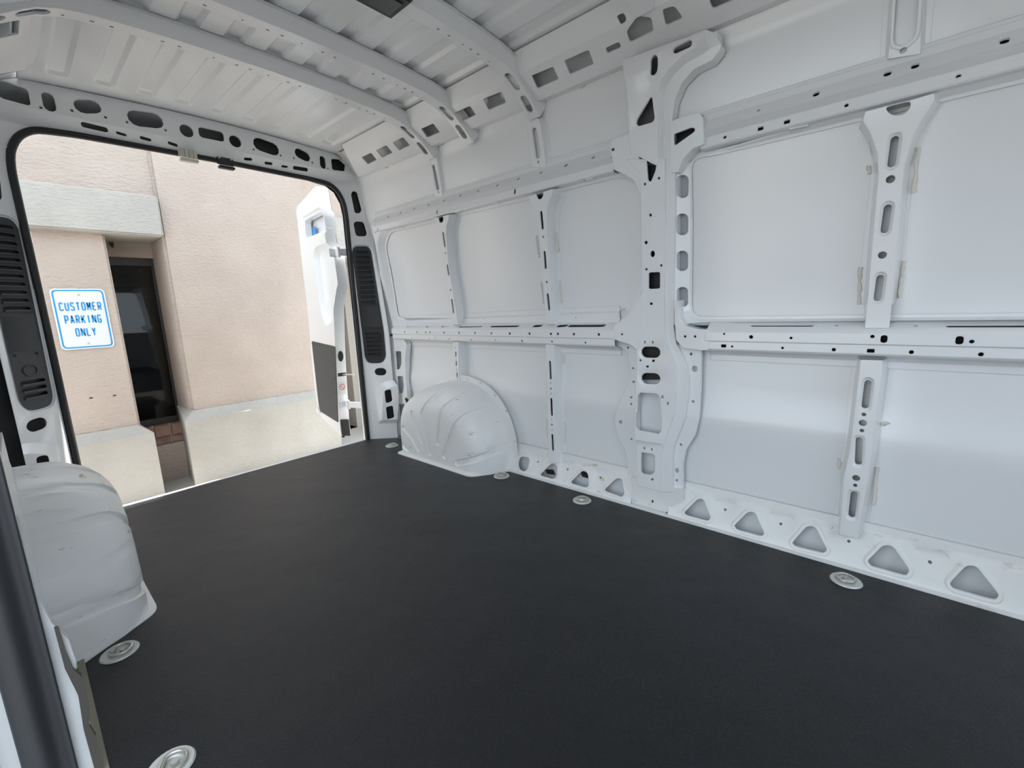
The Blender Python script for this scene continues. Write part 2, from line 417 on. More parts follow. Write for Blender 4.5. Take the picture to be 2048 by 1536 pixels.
for c in upr.px(3, [(386, 1072), (993, 892), (1789, 682)], o1)+upr.px(3, [(150, 682)], o2): uh.append(slot(c, .011, .026))
for c in upr.px(3, [(230, 1078), (1378, 780)], o3)+upr.px(3, [(603, 662)], o5, 2.415): uh.append(circ(c, .0055))
for c in upr.px(3, [(775, 621), (903, 588)], o5, 2.415): uh.append(rect(c, .017, .012))
for a, b in [((585, 1046), (632, 1042)), ((865, 972), (915, 965)), ((1185, 890), (1240, 882)), ((1555, 798), (1625, 788))]: uh.append(slot2(*upr.px(5, [a, b], o1), .004))
uh.append(slot2(*upr.px(5, [(870, 556), (940, 544)], o2), .005)); uh.append(slot2(*upr.px(5, [(920, 618), (1000, 602)], o5, 2.415), .005))
yU0 = upr.px(3, [(1228, 330)])[0][0]; yU1 = upr.px(3, [(1402, 280)])[0][0]
_za, _zb = upr.p[-2][1]+.008, upr.p[0][1]-.012
sheet('rail_shade_sheet', wr, SHADE_DK, [(YF, _za), (-.19, _za), (-.19, _zb), (YF, _zb)], lambda u, v, h: (K(v)-.010, u, v), rim=0, cv=[1.45, 1.52, 1.6])  # dark strip, painted shade behind the upper rail holes
ur = upr.build('upper_rail', wr, PAINT, yU0, -.17, [h for h in uh if min(a for a, b in h) > yU0])
upr.build('upper_rail', wr, PAINT, YF, yU1, [h for h in uh if max(a for a, b in h) < yU1])

# wall posts: hat sections stamped from flange (on the skin) to web
def post(name, flange, web, holes, ramp=.010, emb=(), m=PAINT, hm=1., fw_=.024):
    foot = inset(web, -ramp)
    if flange is None:
        flange = inset(foot, -fw_)
        if hm > .9: sheet('post_shade_sheet', wr, SHADE_DK, inset(web, -.004), lambda u, v, h: wallmap(u, v, .14), rim=0, cv=ZC)  # dark sheet puts shade behind the post slots
    return sheet(name, wr, m, flange, lambda u, v, h: wallmap(u, v, h+.02), holes, [(foot, hm, ramp)]+list(emb), lip=.12, rim=.03, cv=ZC)
def slots(lst, o, s=5.12, h=1.):
    out = []
    for a, b, w in lst:
        A, B = W([a, b], h, o, s); out.append(slot2(A, B, w))
    return out
def dots(lst, r, o, s=5.12, h=1.): return [circ(c, r, 9) for c in W(lst, h, o, s)]
# front-bay post, upper half (flared top)
o = (1200, 0); s = 2.415
fl = W([(1240, 555), (1615, 440), (1660, 462), (1655, 505), (1600, 590), (1545, 700), (1510, 900), (1478, 1150), (1440, 1440), (1410, 1475), (1405, 1540), (1400, 1580), (1275, 1580), (1280, 1480), (1250, 1450), (1255, 1300), (1290, 1000), (1312, 780), (1300, 690), (1240, 605)], .05, o, s)
wb = W([(1282, 540), (1380, 514), (1500, 485), (1615, 450), (1618, 480), (1560, 570), (1510, 660), (1490, 730), (1470, 800), (1395, 1600), (1278, 1600), (1345, 840), (1340, 740), (1300, 630), (1270, 585)], 1., o, s)
hs = slots([((1424, 672), (1408, 790), .0095), ((1390, 1002), (1374, 1110), .0095), ((1353, 1342), (1340, 1440), .0095)], o, s)+dots([(1403, 866), (1364, 1232)], .011, o, s)
hs.append(rnd(W([(1376, 519), (1500, 488), (1500, 520), (1470, 552), (1430, 560), (1395, 548)], 1, o, s), .03))
ep = slots([((1424, 668), (1408, 794), .017), ((1390, 998), (1374, 1114), .017), ((1353, 1338), (1340, 1444), .017)], o, s)
pu2 = post('wall_post', fl, wb, hs, .012, [(e, -.12, .006) for e in ep])
# front-bay post, lower half
A = P2((1648, 600), 5.12, [(298, 590), (672, 600), (665, 700), (600, 1200), (560, 1536)]); B = P2((1648, 940), 5.12, [(545, 0), (500, 300), (455, 560), (430, 640), (360, 690), (135, 640), (110, 480), (125, 250), (150, 0)]); C_ = P2((1648, 600), 5.12, [(205, 1450), (240, 1000), (280, 700)])
fl = W(A+B+C_, .05)
A = P2((1648, 600), 5.12, [(378, 560), (595, 565), (600, 700), (535, 1200), (500, 1536)]); B = P2((1648, 940), 5.12, [(470, 0), (345, 700), (160, 660), (200, 100)]); C_ = P2((1648, 600), 5.12, [(265, 1536), (330, 1000), (365, 700)])
wb = W(A+B+C_, 1.)
o = (1648, 600)
hs = slots([((450, 850), (420, 1085), .0095)], o)+dots([(408, 1172), (388, 1337)], .006, o)+dots([(398, 1258)], .011, o)
o = (1648, 940)
hs += slots([((308, 250), (283, 465), .0095)], o)+dots([(320, 157)], .006, o)+dots([(329, 82)], .011, o)+slots([((1244, 673), (1240, 780), .0095)], (1200, 600), 2.4)
ep = slots([((450, 840), (420, 1095), .017)], (1648, 600))+slots([((308, 240), (283, 475), .017)], (1648, 940))+slots([((1244, 668), (1240, 785), .017)], (1200, 600), 2.4)
pl2 = post('wall_post', fl, wb, hs, .012, [(e, -.12, .006) for e in ep])
# middle post of the rear bay
o = (1000, 250)
hs = slots([((422, 895), (436, 1055), .0068), ((456, 1305), (468, 1460), .0068)], o)+dots([(443, 1145)], .005, o)
hs += slots([((693, 150), (708, 300), .0065)], (960, 560))+dots([(684, 20)], .006, (960, 560))
hs.append(rnd(W([(370, 700), (445, 680), (445, 720), (430, 750), (405, 765), (380, 745)], 1, o), .015))
wb = W([(1056, 394), (1105, 378), (1104, 392), (1097, 405), (1094, 425), (1094, 465), (1098, 550), (1102, 600), (1106, 648), (1092, 648), (1087, 580), (1081, 500), (1077, 465), (1072, 435), (1064, 412)])
pu1 = post('wall_post', None, wb, hs, .009)
o = (960, 560)
hs = slots([((716, 840), (724, 1005), .0065), ((730, 1220), (736, 1380), .0065)], o)+dots([(724, 1055), (727, 1163), (735, 1428)], .0035, o)+dots([(726, 1112), (737, 1480)], .005, o)
hs += slots([((535, 565), (542, 715), .0065)], (1000, 760))+dots([(534, 508)], .0035, (1000, 760))
wb = W([(1091, 688), (1108, 689), (1110, 760), (1111, 860), (1112, 926), (1098, 925), (1096, 860), (1093, 760)])
pl1 = post('wall_post', None, wb, hs, .009)
# rearmost post
o = (680, 250)
hs = slots([((1056, 1105), (1074, 1240), .0065), ((1100, 1440), (1112, 1530), .0065)], o)+dots([(1081, 1311)], .005, o)+slots([((1146, 615), (1162, 740), .0065)], (680, 480))+dots([(1132, 512)], .006, (680, 480))
hs.append(rnd(W([(1005, 948), (1060, 935), (1058, 985), (1040, 1003), (1018, 995)], 1, o), .015))
wb = W([(868, 437), (898, 429), (897, 440), (893, 452), (892, 469), (895, 504), (900, 550), (908, 597), (916, 649), (904, 649), (898, 605), (891, 550), (885, 504), (882, 468), (876, 448)])
pu0 = post('wall_post', None, wb, hs, .008)
o = (680, 480)
hs = slots([((1186, 1150), (1187, 1185), .006), ((1191, 1245), (1192, 1280), .006), ((1199, 1362), (1200, 1400), .006)], o)+dots([(1181, 1106), (1190, 1218), (1194, 1310), (1196, 1336), (1201, 1425)], .0035, o)
wb = W([(906, 684), (917, 684), (918, 800), (911, 800)])
pl0 = post('wall_post', None, wb, hs, .008)
# short upper posts between upper rail and roof rail
for (o, s, f_, w_, sl, dt, wd_) in [
    ((1000, 250), 5.12, [(270, -60), (405, -60), (430, 60), (520, 330), (515, 420), (300, 420), (285, 0)], [(285, -70), (395, -70), (415, 0), (470, 430), (330, 430)], [((348, 55), (385, 305))], (395, 379), .009),
    ((680, 250), 5.12, [(885, 300), (985, 300), (1010, 360), (1085, 620), (1080, 720), (960, 720), (930, 560)], [(900, 290), (965, 290), (985, 340), (1050, 730), (975, 730)], [((954, 430), (998, 640))], (1012, 690), .009),
    ((1648, 0), 5.12, [(630, -150), (1150, -150), (1075, 560), (570, 640), (600, 100)], [(715, -160), (1020, -160), (985, 560), (655, 640)], [((860, -120), (825, 360))], (812, 515), .011)]:
    F_ = W(f_, .02, o, s) if o[0] == 1648 else None; Wb = W(w_, .34, o, s)
    A, B = W(sl[0], .3, o, s); big = s == 5.12 and o[0] == 1648
    w = .024 if big else .0125
    hs = [slot2(A, B, w), circ(W([dt], .3, o, s)[0], .008 if big else .005)]
    post('upper_post', F_, Wb, hs, .008, [(slot2(A, B, w*1.5), -.08, .005)], hm=.32, fw_=.018)
# ------------------------------------------------------------------ pillar between the bays
oA, oB, oC, oD = (1000, 0), (1000, 250), (960, 560), (1000, 760)
def wsheet(name, poly, h, holes=(), emb=(), rim=None, m=PAINT, hpx=None, lip=.15):
    return sheet(name, wr, m, poly, lambda u, v, hh: wallmap(u, v, hh+h), holes, emb, lip=lip, rim=h if rim is None else rim, cv=ZC)
def HP(lst, h, o=None, s=5.12, r=.006): return [rnd(W(p, h, o, s), r) for p in lst]
creaseA = [(1322, 985), (1320, 971), (1320, 916), (1328, 889), (1336, 862), (1350, 824), (1353, 760), (1355, 734), (1348, 715), (1335, 689), (1329, 662), (1329, 560), (1330, 400), (1330, 318)]
creaseB = [(1346, 985), (1345, 973), (1345, 915), (1347, 893), (1357, 869), (1371, 834), (1376, 790), (1377, 760), (1374, 734), (1365, 712), (1352, 686), (1347, 654), (1348, 560), (1350, 400), (1350, 318)]
edgeC = [(1366, 980), (1366, 928), (1371, 901), (1391, 869), (1399, 834), (1401, 785), (1402, 740), (1403, 698)]
hm_ = 1.25
main = W([(1252, 318), (1262, 330), (1280, 345), (1281, 400), (1283, 550), (1285, 600), (1285, 644), (1283, 665), (1273, 695), (1273, 740), (1271, 790), (1269, 838), (1270, 877), (1272, 916), (1272, 972)]+creaseA, hm_)
hs = HP([[(1500, 360), (1530, 340), (1595, 370), (1600, 450), (1545, 585), (1515, 565)]], hm_, oB, r=.012)
for p, r in [((1627, 545), .005), ((1485, 605), .005), ((1540, 922), .006), ((1495, 1203), .007), ((1650, 1438), .005), ((1498, 1478), .005)]: hs += dots([p], r, oB, h=hm_)
hs += [circ(W([(1562, 1320)], hm_, oB)[0], .010, 12, .013)]
hs += HP([[(1297, 545), (1320, 544), (1320, 577), (1297, 578)]], hm_, r=.008)
def pr_(c, w, h, o, hh=hm_): return HP([[(c[0]-w/2, c[1]-h/2), (c[0]+w/2, c[1]-h/2), (c[0]+w/2, c[1]+h/2), (c[0]-w/2, c[1]+h/2)]], hh, o, r=.001)
for c, w, h in [((1752, 243), 28, 24), ((1687, 637), 14, 26), ((1768, 637), 14, 26), ((1775, 828), 28, 24), ((1713, 886), 28, 20)]: hs += pr_(c, w, h, oC)
hs += dots([(1643, 823)], .005, oC, h=hm_)
for cy in (740, 1010): hs += [slot2(*W([(1700, cy-1), (1788, cy+2)], hm_, oC), .0245)]
hs += HP([[(1410, 160), (1440, 128), (1610, 140), (1640, 180), (1645, 365), (1658, 375), (1655, 520), (1620, 552), (1430, 520), (1390, 480), (1390, 340), (1408, 330)]], hm_, oD, r=.006)
hs += HP([[(1437, 755), (1450, 745), (1560, 762), (1580, 785), (1578, 950), (1530, 980), (1450, 965), (1435, 940)]], hm_, oD, r=.01)
for c, w, h in [((1664, 172), 20, 32), ((1718, 240), 16, 30), ((1470, 704), 14, 26), ((1546, 716), 14, 26), ((1550, 1025), 26, 22)]: hs += pr_(c, w, h, oD)
eb = [(slot2(*W([(1700, cy-1), (1788, cy+2)], hm_, oC), .034), -.06, .006) for cy in (740, 1010)]
eb += [(W([(1378, 610), (1650, 655), (1700, 560), (1770, 420), (1790, 310), (1900, 340), (1700, 1200), (1330, 1200), (1330, 600)], hm_, oD), -.16, .012)]
bp = wsheet('side_pillar', main, hm_, hs, eb)
wsheet('pillar_strip', W([(a-3, b) for a, b in creaseA]+creaseB[::-1], 1.1), 1.08)
hs = dots([(1977, 220)], .006, oD, h=.72)+dots([(1852, 662)], .006, oD, h=.72)+[circ(W([(1813, 925)], .72, oD)[0], .008, 10, .012)]+pr_((1810, 1028), 20, 26, oD, .72)+dots([(1244, 1012)], .006, (1200, 560), 6.827, .72)+dots([(1292, 1212)], .013, (1200, 560), 6.827, .72)
wsheet('pillar_flange', W([(a-6, b) for a, b in creaseB if b > 680]+edgeC[::-1], .72), .72, hs, rim=.25)
plate = W([(1365, 605), (1500, 612), (1580, 660), (1640, 720), (1640, 1536)], .4, oC)+W([(1420, 520), (1420, 1180), (1300, 1130), (1312, 1000), (1310, 830), (1280, 720), (1200, 560), (1170, 420), (1190, 320), (1290, 80)], .4, oD)+W([(1530, 1000), (1528, 900), (1510, 740), (1450, 690), (1365, 672)], .4, oC)
hs = dots([(1515, 692), (1567, 905), (1548, 1270)], .005, oC, h=.4)+dots([(1441, 1455)], .009, oC, h=.4)+pr_((1573, 1043), 24, 18, oC, .4)+pr_((1550, 1202), 22, 18, oC, .4)+dots([(1346, 605), (1355, 953)], .005, oD, h=.4)
wsheet('pillar_side_plate', rnd(plate, .01, 2), .4, hs, [(W([(1340, 930), (1560, 930), (1560, 985), (1340, 960)], .4, oC), -.06, .01)], rim=.15)
wsheet('pillar_foot', W([(1262, 955), (1272, 953), (1322, 975), (1366, 980), (1366, 1000), (1350, 1010), (1330, 1027), (1300, 1018), (1268, 1009), (1250, 1004), (1264, 985)], 1.02), 1.02, HP([[(1303, 1000), (1307, 1000), (1307, 1006), (1303, 1006)]], 1.02), m=SILL)
# dark sheet painting the shade seen through the pillar holes
wsheet('pillar_shade_sheet', W([(1290, 330), (1326, 330), (1326, 700), (1340, 720), (1340, 760), (1280, 760), (1280, 700), (1290, 660)], .45), .3, m=SHADE_DK, rim=0)
# gusset at the top of the pillar, running into the roof rail
gus = W([(1243, 120), (1300, 100), (1428, 52), (1430, 72), (1438, 82), (1435, 93), (1419, 115), (1383, 133), (1358, 162), (1344, 199), (1340, 232), (1340, 330), (1326, 337), (1300, 325), (1262, 305), (1257, 270), (1255, 205), (1248, 150)], 1.34)
hs = HP([[(1765, 505), (1775, 480), (1930, 400), (1960, 410), (1962, 450), (1945, 475), (1795, 545), (1770, 535)], [(1535, 600), (1560, 560), (1590, 550), (1610, 580), (1605, 730), (1580, 765), (1545, 770), (1533, 740)], [(1550, 968), (1582, 1210), (1562, 1248), (1415, 1292), (1390, 1262), (1400, 1220)]], 1.34, oA, r=.014)
eb = [(inset(h, -.012), -.05, .005) for h in hs]
gm = W([(1200, 60), (1418, 40), (1420, 66), (1418, 88), (1400, 103), (1367, 120), (1344, 142), (1330, 163), (1323, 188), (1322, 234), (1322, 345), (1200, 345)], 1.34)
gp = wsheet('pillar_gusset', gus, .92, hs, [(gm, .42, .014)]+eb, rim=.8)
wsheet('pillar_shade_sheet', W([(1262, 100), (1420, 70), (1380, 125), (1345, 170), (1332, 320), (1265, 320)], .45), .2, m=SHADE_MID, rim=0)  # added grey sheet, shade of the gusset holes in its colour
# corner plates where the rails run into the pillar
def cplate(pts, h, holes=(), o=None, s=5.12, r=.006): return wsheet('rail_end_plate', rnd(W(pts, h, o, s), r, 2), h, holes)
cplate([(1226, 657), (1230, 650), (1243, 640), (1262, 622), (1284, 585), (1288, 640), (1285, 670), (1274, 700), (1262, 690), (1226, 678)], 1.32, dots([(1453, 556)], .005, oC, h=1.32))
cplate([(1219, 290), (1224, 278), (1250, 270), (1262, 262), (1275, 300), (1284, 345), (1286, 410), (1278, 385), (1268, 360), (1240, 344), (1228, 340)], 1.22, [rect(c, .012, .01) for c in W([(1226, 299)], 1.22)])
cplate([(1340, 244), (1352, 238), (1398, 224), (1406, 236), (1408, 288), (1385, 297), (1366, 318), (1356, 345), (1340, 345)], 1.22, HP([[(1780, 1372), (1960, 1305), (2000, 1318), (1990, 1350), (1800, 1485), (1785, 1480)]], 1.22, oA, r=.006))
cplate([(1347, 600), (1356, 600), (1360, 635), (1372, 652), (1395, 658), (1417, 659), (1417, 683), (1417, 700), (1404, 701), (1366, 696), (1352, 680)], 1.30, dots([(1370, 673), (1390, 673)], .005, None, h=1.30))
# ------------------------------------------------------------------ frames around the wall panels (flange, then rising to rails and pillars)
def surround(outer, panel, holes=(), ramp=.05, top=.62, r=.05, name='panel_surround', rim=0, gap=.022):
    pn = rnd(W(panel, .06), r, 5)
    return sheet(name, wr, PAINT, W(outer, .5), lambda u, v, h: wallmap(u, v, h+.10), [pn]+list(holes), [(inset(pn, -gap), top, ramp, 'i')], lip=.01, rim=rim, cv=ZC)
ov = []
for cy, hh in ((373, 22), (449, 21), (522, 20), (594, 20)): ov.append(slot2(*W([(1365.5, cy-hh+8), (1365.5, cy+hh-8)], .45), .0165))
wsheet('surround_shade_sheet', W([(1352, 345), (1382, 345), (1382, 625), (1352, 625)], .3), .04, m=LILAC, rim=0)  # grey sheet painting the shadowed skin behind the oval holes
surround([(1340, 345), (1396, 309), (2300, 46), (2300, 636), (1400, 645), (1345, 650)], [(1384, 634), (1384, 318), (1428, 312), (2200, 130), (2200, 624), (1700, 630)], ov, ramp=.045, gap=.010, top=.85)
surround([(772, 682), (745, 440), (790, 452), (1228, 338), (1287, 322), (1287, 650), (1230, 648), (795, 655)], [(797, 634), (772, 494), (778, 474), (785, 464), (1117, 385), (1235, 355), (1262, 357), (1281, 388), (1284, 560), (1258, 624), (1244, 638), (820, 636)], (), ramp=.03, r=.04, gap=.016)
# rear edge of the lower rear bay, three tall holes
hs = HP([[(565, 1140), (625, 1140), (630, 1270), (605, 1325), (580, 1325)], [(585, 1395), (645, 1395), (655, 1480), (640, 1570), (600, 1570)]], .85, (680, 480), r=.01)+HP([[(1012, 810), (1070, 810), (1080, 880), (1060, 970), (1022, 960)]], .85, (600, 650), r=.01)
wsheet('rear_bay_edge', W([(778, 672), (806, 676), (813, 688), (810, 720), (812, 760), (815, 800), (818, 872), (794, 872), (786, 780)], .85), .85, hs, rim=.7)
# stamped ledge above the mid rail, rear bay
wsheet('panel_ledge', rnd(W([(809, 646), (809, 632), (1060, 620), (1239, 611), (1242, 640), (1239, 645)], .1), .006, 2), .1, dots([(930, 636), (946, 637), (970, 638), (1030, 634), (1154, 635)], .003, None, h=.1), [(W([(800, 660), (800, 641), (1060, 629), (1250, 621), (1250, 660)], .1), .18, .008)], rim=.08)
wsheet('panel_ledge', rnd(W([(815, 684), (1240, 695), (1240, 703), (815, 692)], .06), .004, 2), .06, rim=.05)
wsheet('panel_ledge', rnd(W([(1421, 697), (2300, 738), (2300, 745), (1421, 704)], .06), .004, 2), .06, rim=.05)
# ------------------------------------------------------------------ scalloped kick panel along the floor
def kx(z): return .930+(.060)*max(0., min(1., z/.15))
def kmap(u, v, h): return (kx(v)-h, u, v)
def KP(pts, o=None, s=5.12):
    if o: pts = P2(o, s, pts)
    out = []
    for p in pts:
        q = hit(*p, lambda P: P[0]-kx(P[2])); out.append((q[1], q[2]))
    return out
tri = [rnd(KP(p, oD), .02) for p in ([(187, 850), (215, 778), (312, 790), (300, 885), (265, 938), (200, 922)], [(405, 975), (535, 850), (590, 865), (592, 985), (550, 1014)], [(717, 1052), (858, 918), (908, 950), (917, 1085), (880, 1100)], [(1062, 1130), (1200, 1000), (1255, 1005), (1283, 1160), (1255, 1197)])]
tri += [rnd(KP(p, (1300, 900)), .025) for p in ([(350, 640), (500, 490), (555, 498), (628, 690), (600, 725), (375, 665)], [(862, 770), (1005, 625), (1080, 628), (1178, 855), (1140, 880), (890, 812)], [(1455, 945), (1610, 770), (1695, 775), (1820, 1015), (1780, 1053), (1485, 982)])]
tri += [rnd(KP(p, (1648, 940)), .03) for p in ([(443, 925), (605, 760), (705, 765), (880, 1015), (845, 1080), (480, 978)], [(1280, 1150), (1455, 968), (1555, 970), (1795, 1270), (1755, 1330), (1320, 1208)])]
dim = []
for i in range(len(tri)-1):
    if i == 3: continue
    a = max(p[0] for p in tri[i+1]); b = min(p[0] for p in tri[i]); c = (a+b)/2; w = abs(b-a)
    dim.append((rnd([(c-w*.34, .045), (c+w*.34, .045), (c+w*.75, .128), (c-w*.75, .132)], .03), -.014, .03))
holes = tri+[circ(((max(p[0] for p in tri[i+1])+min(p[0] for p in tri[i]))/2, .075), .0055, 8) for i in range(len(tri)-1) if i != 3]
for y in np.arange(-3.62, YF, -.22):
    pass
eb = dim+[(inset(t, -.014), .006, .006) for t in tri]
y_a, y_b = KP([(1262, 1000)])[0][0], KP([(1335, 1028)])[0][0]
def kpart(y0, y1):
    f = lambda P: all(y0 < p[0] < y1 for p in P)
    return sheet('kick_panel', wr, SILL, [(y0, .0), (y1, .0), (y1, .153), (y0, .153)], kmap, [h for h in holes if f(h)], [e for e in eb if f(e[0])], lip=.008, rim=.004, cv=[.03, .15])
kp1 = kpart(y_a, -1.24); kpart(YF, y_b)
bx('floor_flange', wr, SILL, (.905, YF, -.006), (.935, -1.25, .004))
# sealant beads along the post flanges
for (pts, o, s) in [([(372, 1130), (378, 1230), (390, 1310), (405, 1355)], oB, 5.12), ([(575, 1095), (590, 1180), (600, 1270), (590, 1300)], oB, 5.12), ([(620, 20), (640, 120), (650, 240)], oC, 5.12), ([(815, 10), (820, 90), (830, 170), (835, 240)], oC, 5.12), ([(860, 760), (858, 860)], oC, 5.12), ([(480, 400), (485, 500), (490, 600)], oD, 5.12), ([(665, 430), (668, 540), (672, 650)], oD, 5.12),
        ([(1540, 710), (1528, 780), (1515, 930)], (1200, 0), 2.415), ([(1300, 800), (1304, 840)], (1200, 0), 2.415), ([(1468, 1260), (1458, 1350), (1450, 1440)], (1200, 0), 2.415), ([(1258, 1290), (1252, 1400), (1252, 1470)], (1200, 0), 2.415), ([(1148, 760), (1144, 810)], (1200, 600), 2.4), ([(1330, 800), (1320, 900), (1314, 985)], (1200, 600), 2.4), ([(1352, 600), (1368, 592), (1385, 590)], (1200, 600), 2.4), ([(1480, 300), (1440, 300)], oC, 5.12)]:
    q = W(pts, .06, o, s); P = []
    for a, b in zip(q[:-1], q[1:]):
        for t in np.linspace(0, 1, 6)[:-1]: P.append((a[0]*(1-t)+b[0]*t+random.uniform(-.002, .002), a[1]*(1-t)+b[1]*t))
    P.append(q[-1])
    tube('sealant_bead', wr, SEALANT, [wallmap(u, v, .06) for u, v in P], [random.uniform(.0035, .0075) for _ in P], 6)
# ------------------------------------------------------------------ roof rail with rectangular openings (cant rail)
cant = Rail([(.650, 1.972), (.690, 1.906), (.812, 1.838), (.862, 1.846), (.870, 1.838), (.876, 1.818)])
ch = []
for p, o in [([(220, 330), (318, 285), (375, 358), (285, 405)], (680, 250)), ([(370, 258), (475, 207), (538, 285), (430, 335)], (680, 250)), ([(538, 178), (645, 125), (716, 208), (608, 262)], (680, 250)), ([(830, 40), (955, -15), (1023, 75), (893, 132)], (680, 250)), ([(322, 775), (545, 682), (600, 808), (383, 910)], oA), ([(657, 622), (908, 510), (960, 655), (715, 762)], oA)]: ch.append(rnd(cant.px(1, p, o), .006, 2))
for p in ([(910, 225), (940, 212), (952, 230), (922, 244)], [(966, 198), (1003, 183), (1012, 205), (977, 221)]): ch.append(rnd(cant.px(1, p), .006, 2))
for p in cant.px(2, [(468, 433), (1048, 191)], (680, 250))+cant.px(2, [(842, 880)], oA): ch.append(circ(p, .008, 10, .006))
# pillar-head openings
for p in ([(1175, 187), (1250, 150), (1298, 203), (1245, 258)], [(1078, 492), (1222, 428), (1240, 486), (1100, 552)]): ch.append(rnd(cant.px(1, p, oA), .008, 2))
ch.append(rnd(cant.px(1, [(1293, 325), (1410, 165), (1550, 180), (1572, 320), (1330, 436)], oA), .01, 3)); ch.append(rnd(cant.px(1, [(1660, 98), (1785, 60), (1875, 185), (1697, 268)], oA), .01, 3))
ch.append(rnd(cant.px(1, [(525, 0), (640, -40), (760, -50), (545, 45)], (1200, 0), 2.415), .008, 2))
wl_ = lambda r: [c for c in r]
print('cant s', cant.s, [np.round(h[0], 3) for h in ch])
cr = cant.build('roof_rail', wr, PAINT, YF, -.10, ch, outline=[(YF, 0), (-.25, 0), (-.235, cant.s[1]), (-.13, cant.s[2]), (-.11, cant.s[3]), (-.11, cant.s[-1]), (YF, cant.s[-1])])
back = Rail([(.70, 1.985), (.78, 1.955), (.862, 1.90), (.868, 1.85)])
cb = back.build('roof_rail_shade_sheet', wr, SHADE_MID, YF, -.10, [])  # dark grey backing, painted shade inside the roof rail openings
# ------------------------------------------------------------------ ceiling: ribbed roof skin and bows
def Rz(x): return 2.0-.05*x*x
def rmap(u, v, h): return (u, v, Rz(u)-h)
ribs = []
for i in range(-4, 5):
    x = -.637+.148*(i+4)
    for y0, y1 in ((-.17, -.80), (-.90, -4.1)):
        ribs.append((rnd([(x+.012, y0), (x+.012, y1), (x+.086, y1), (x+.086, y0)], .02, 3), -.013, .014))
cl = sheet('ceiling', None, PAINT, [(-.70, YF), (.70, YF), (.70, -.02), (-.70, -.02)], rmap, emb=ribs, rim=0, cu=[-.6, -.45, -.3, -.15, 0, .15, .3, .45, .6])
tag(cl, 'white ribbed van roof with cross bows', 'ceiling', 'structure')
BC = [(0, 1.946), (.31, 1.941), (.457, 1.934), (.567, 1.926), (.627, 1.916), (.682, 1.897), (.72, 1.874), (.775, 1.837), (.802, 1.812), (.838, 1.785)]
BC = [(-x, z) for x, z in BC[:0:-1]]+BC
class Bow:
    def __init__(s, y, xm=9.):
        s.y = y; s.p = np.array([q for q in BC if abs(q[0]) < xm]); d = np.hypot(*np.diff(s.p, axis=0).T); s.s = np.concatenate([[0], np.cumsum(d)]); s.L = s.s[-1]
    def __call__(s, u, v, h):
        u = min(max(u, 0), s.L); i = min(int(np.searchsorted(s.s, u, 'right'))-1, len(s.p)-2); t = (u-s.s[i])/(s.s[i+1]-s.s[i])
        q = s.p[i]*(1-t)+s.p[i+1]*t
        def nrm(k):
            a = s.p[max(k-1, 0)]; b = s.p[min(k+1, len(s.p)-1)]; e = b-a; return np.array([-e[1], e[0]])/np.hypot(*e)
        n = nrm(i)*(1-t)+nrm(i+1)*t
        q = q+n*(1-h)*.05
        return (q[0], s.y+v, q[1])
    def t(s, x): return float(np.interp(x, s.p[:, 0], s.s))
def bow(y, w=.030, rampf=.010, flf=.012, name='roof_bow', xm=9.):
    b = Bow(y, xm); L = b.L; hs = []
    for x in (-.55, -.50, -.36, -.31, -.12, -.07, .08, .13, .30, .35, .46, .50):
        hs.append(rect((b.t(x), .012), .011, .009))
    for x in (-.62, -.2, .0, .42, .56): hs.append(circ((b.t(x), .012), .004, 7))
    for x0, x1 in ((.665, .715), (.765, .80)):
        for sgn in ((1, -1) if xm > 2 else ()): hs.append(slot2((b.t(sgn*x0), 0), (b.t(sgn*x1), 0), .017))
    eb = [([(-.5, -w-rampf), (L+.5, -w-rampf), (L+.5, w+rampf), (-.5, w+rampf)], 1., rampf)]
    return sheet(name, cl, PAINT, [(0, -w-rampf-flf), (L, -w-rampf-flf), (L, w+rampf+flf), (0, w+rampf+flf)], b, hs, eb, lip=.15, rim=.05, cu=list(b.s[1:-1]))
for y in (-.865, -1.185, -1.615, -2.9, -3.6): bow(y)
bow(-2.21, xm=.69)
# ------------------------------------------------------------------ rear frame: header and door pillars around the opening
ap = [(-.785, -.03), (-.785, 1.62), (-.775, 1.70), (-.74, 1.765), (-.68, 1.80), (-.55, 1.812), (0, 1.818), (.55, 1.812), (.68, 1.80), (.74, 1.765), (.775, 1.70), (.785, 1.62), (.785, -.03)]
zc = lambda x: 1.997-.05*x*x
outer = ap+[(.93, -.03), (.93, 1.60), (.905, 1.75), (.87, 1.86), (.80, 1.93), (.70, 1.975)]+[(x, zc(x)) for x in (.5, .25, 0, -.25, -.5)]+[(-.70, 1.975), (-.80, 1.93), (-.87, 1.86), (-.905, 1.75), (-.93, 1.60), (-.93, -.03)]
o1, o2 = (0, 100), (350, 200)
hh = []
vent = RB([(130, 110), (155, 62), (290, 62), (322, 110), (475, 1190), (440, 1262), (295, 1262), (262, 1205)], (680, 480))
vent = rnd(vent, .025, 3)
for sg in (1, -1): hh.append(inset([(sg*a, b) for a, b in vent], .012))
hh += [rnd(RB(p, o2), .02) for p in ([(235, 268), (500, 328), (510, 432), (248, 378)],)]
for c, r in (((120, 315), 60), ((618, 423), 52)):
    a = RB([c], o2)[0]; hh.append(circ(a, .031, 16))
for (a, b, w) in (((870, 453), (1005, 500), .036), ((1275, 545), (1340, 578), .029)):
    A, B = RB([a, b], o2); hh.append(slot2(A, B, w)); hh.append(slot2((-A[0], A[1]), (-B[0], B[1]), w))
A, B = RB([(1512, 605), (1518, 670)], o2); 
for sg in (1, -1): hh.append(slot2((sg*A[0], A[1]), (sg*B[0], B[1]), .020))
tr = rnd(RB([(1597, 600), (1755, 612), (1738, 730), (1610, 715)], o2), .015); hh += [tr, [(-a, b) for a, b in tr]]
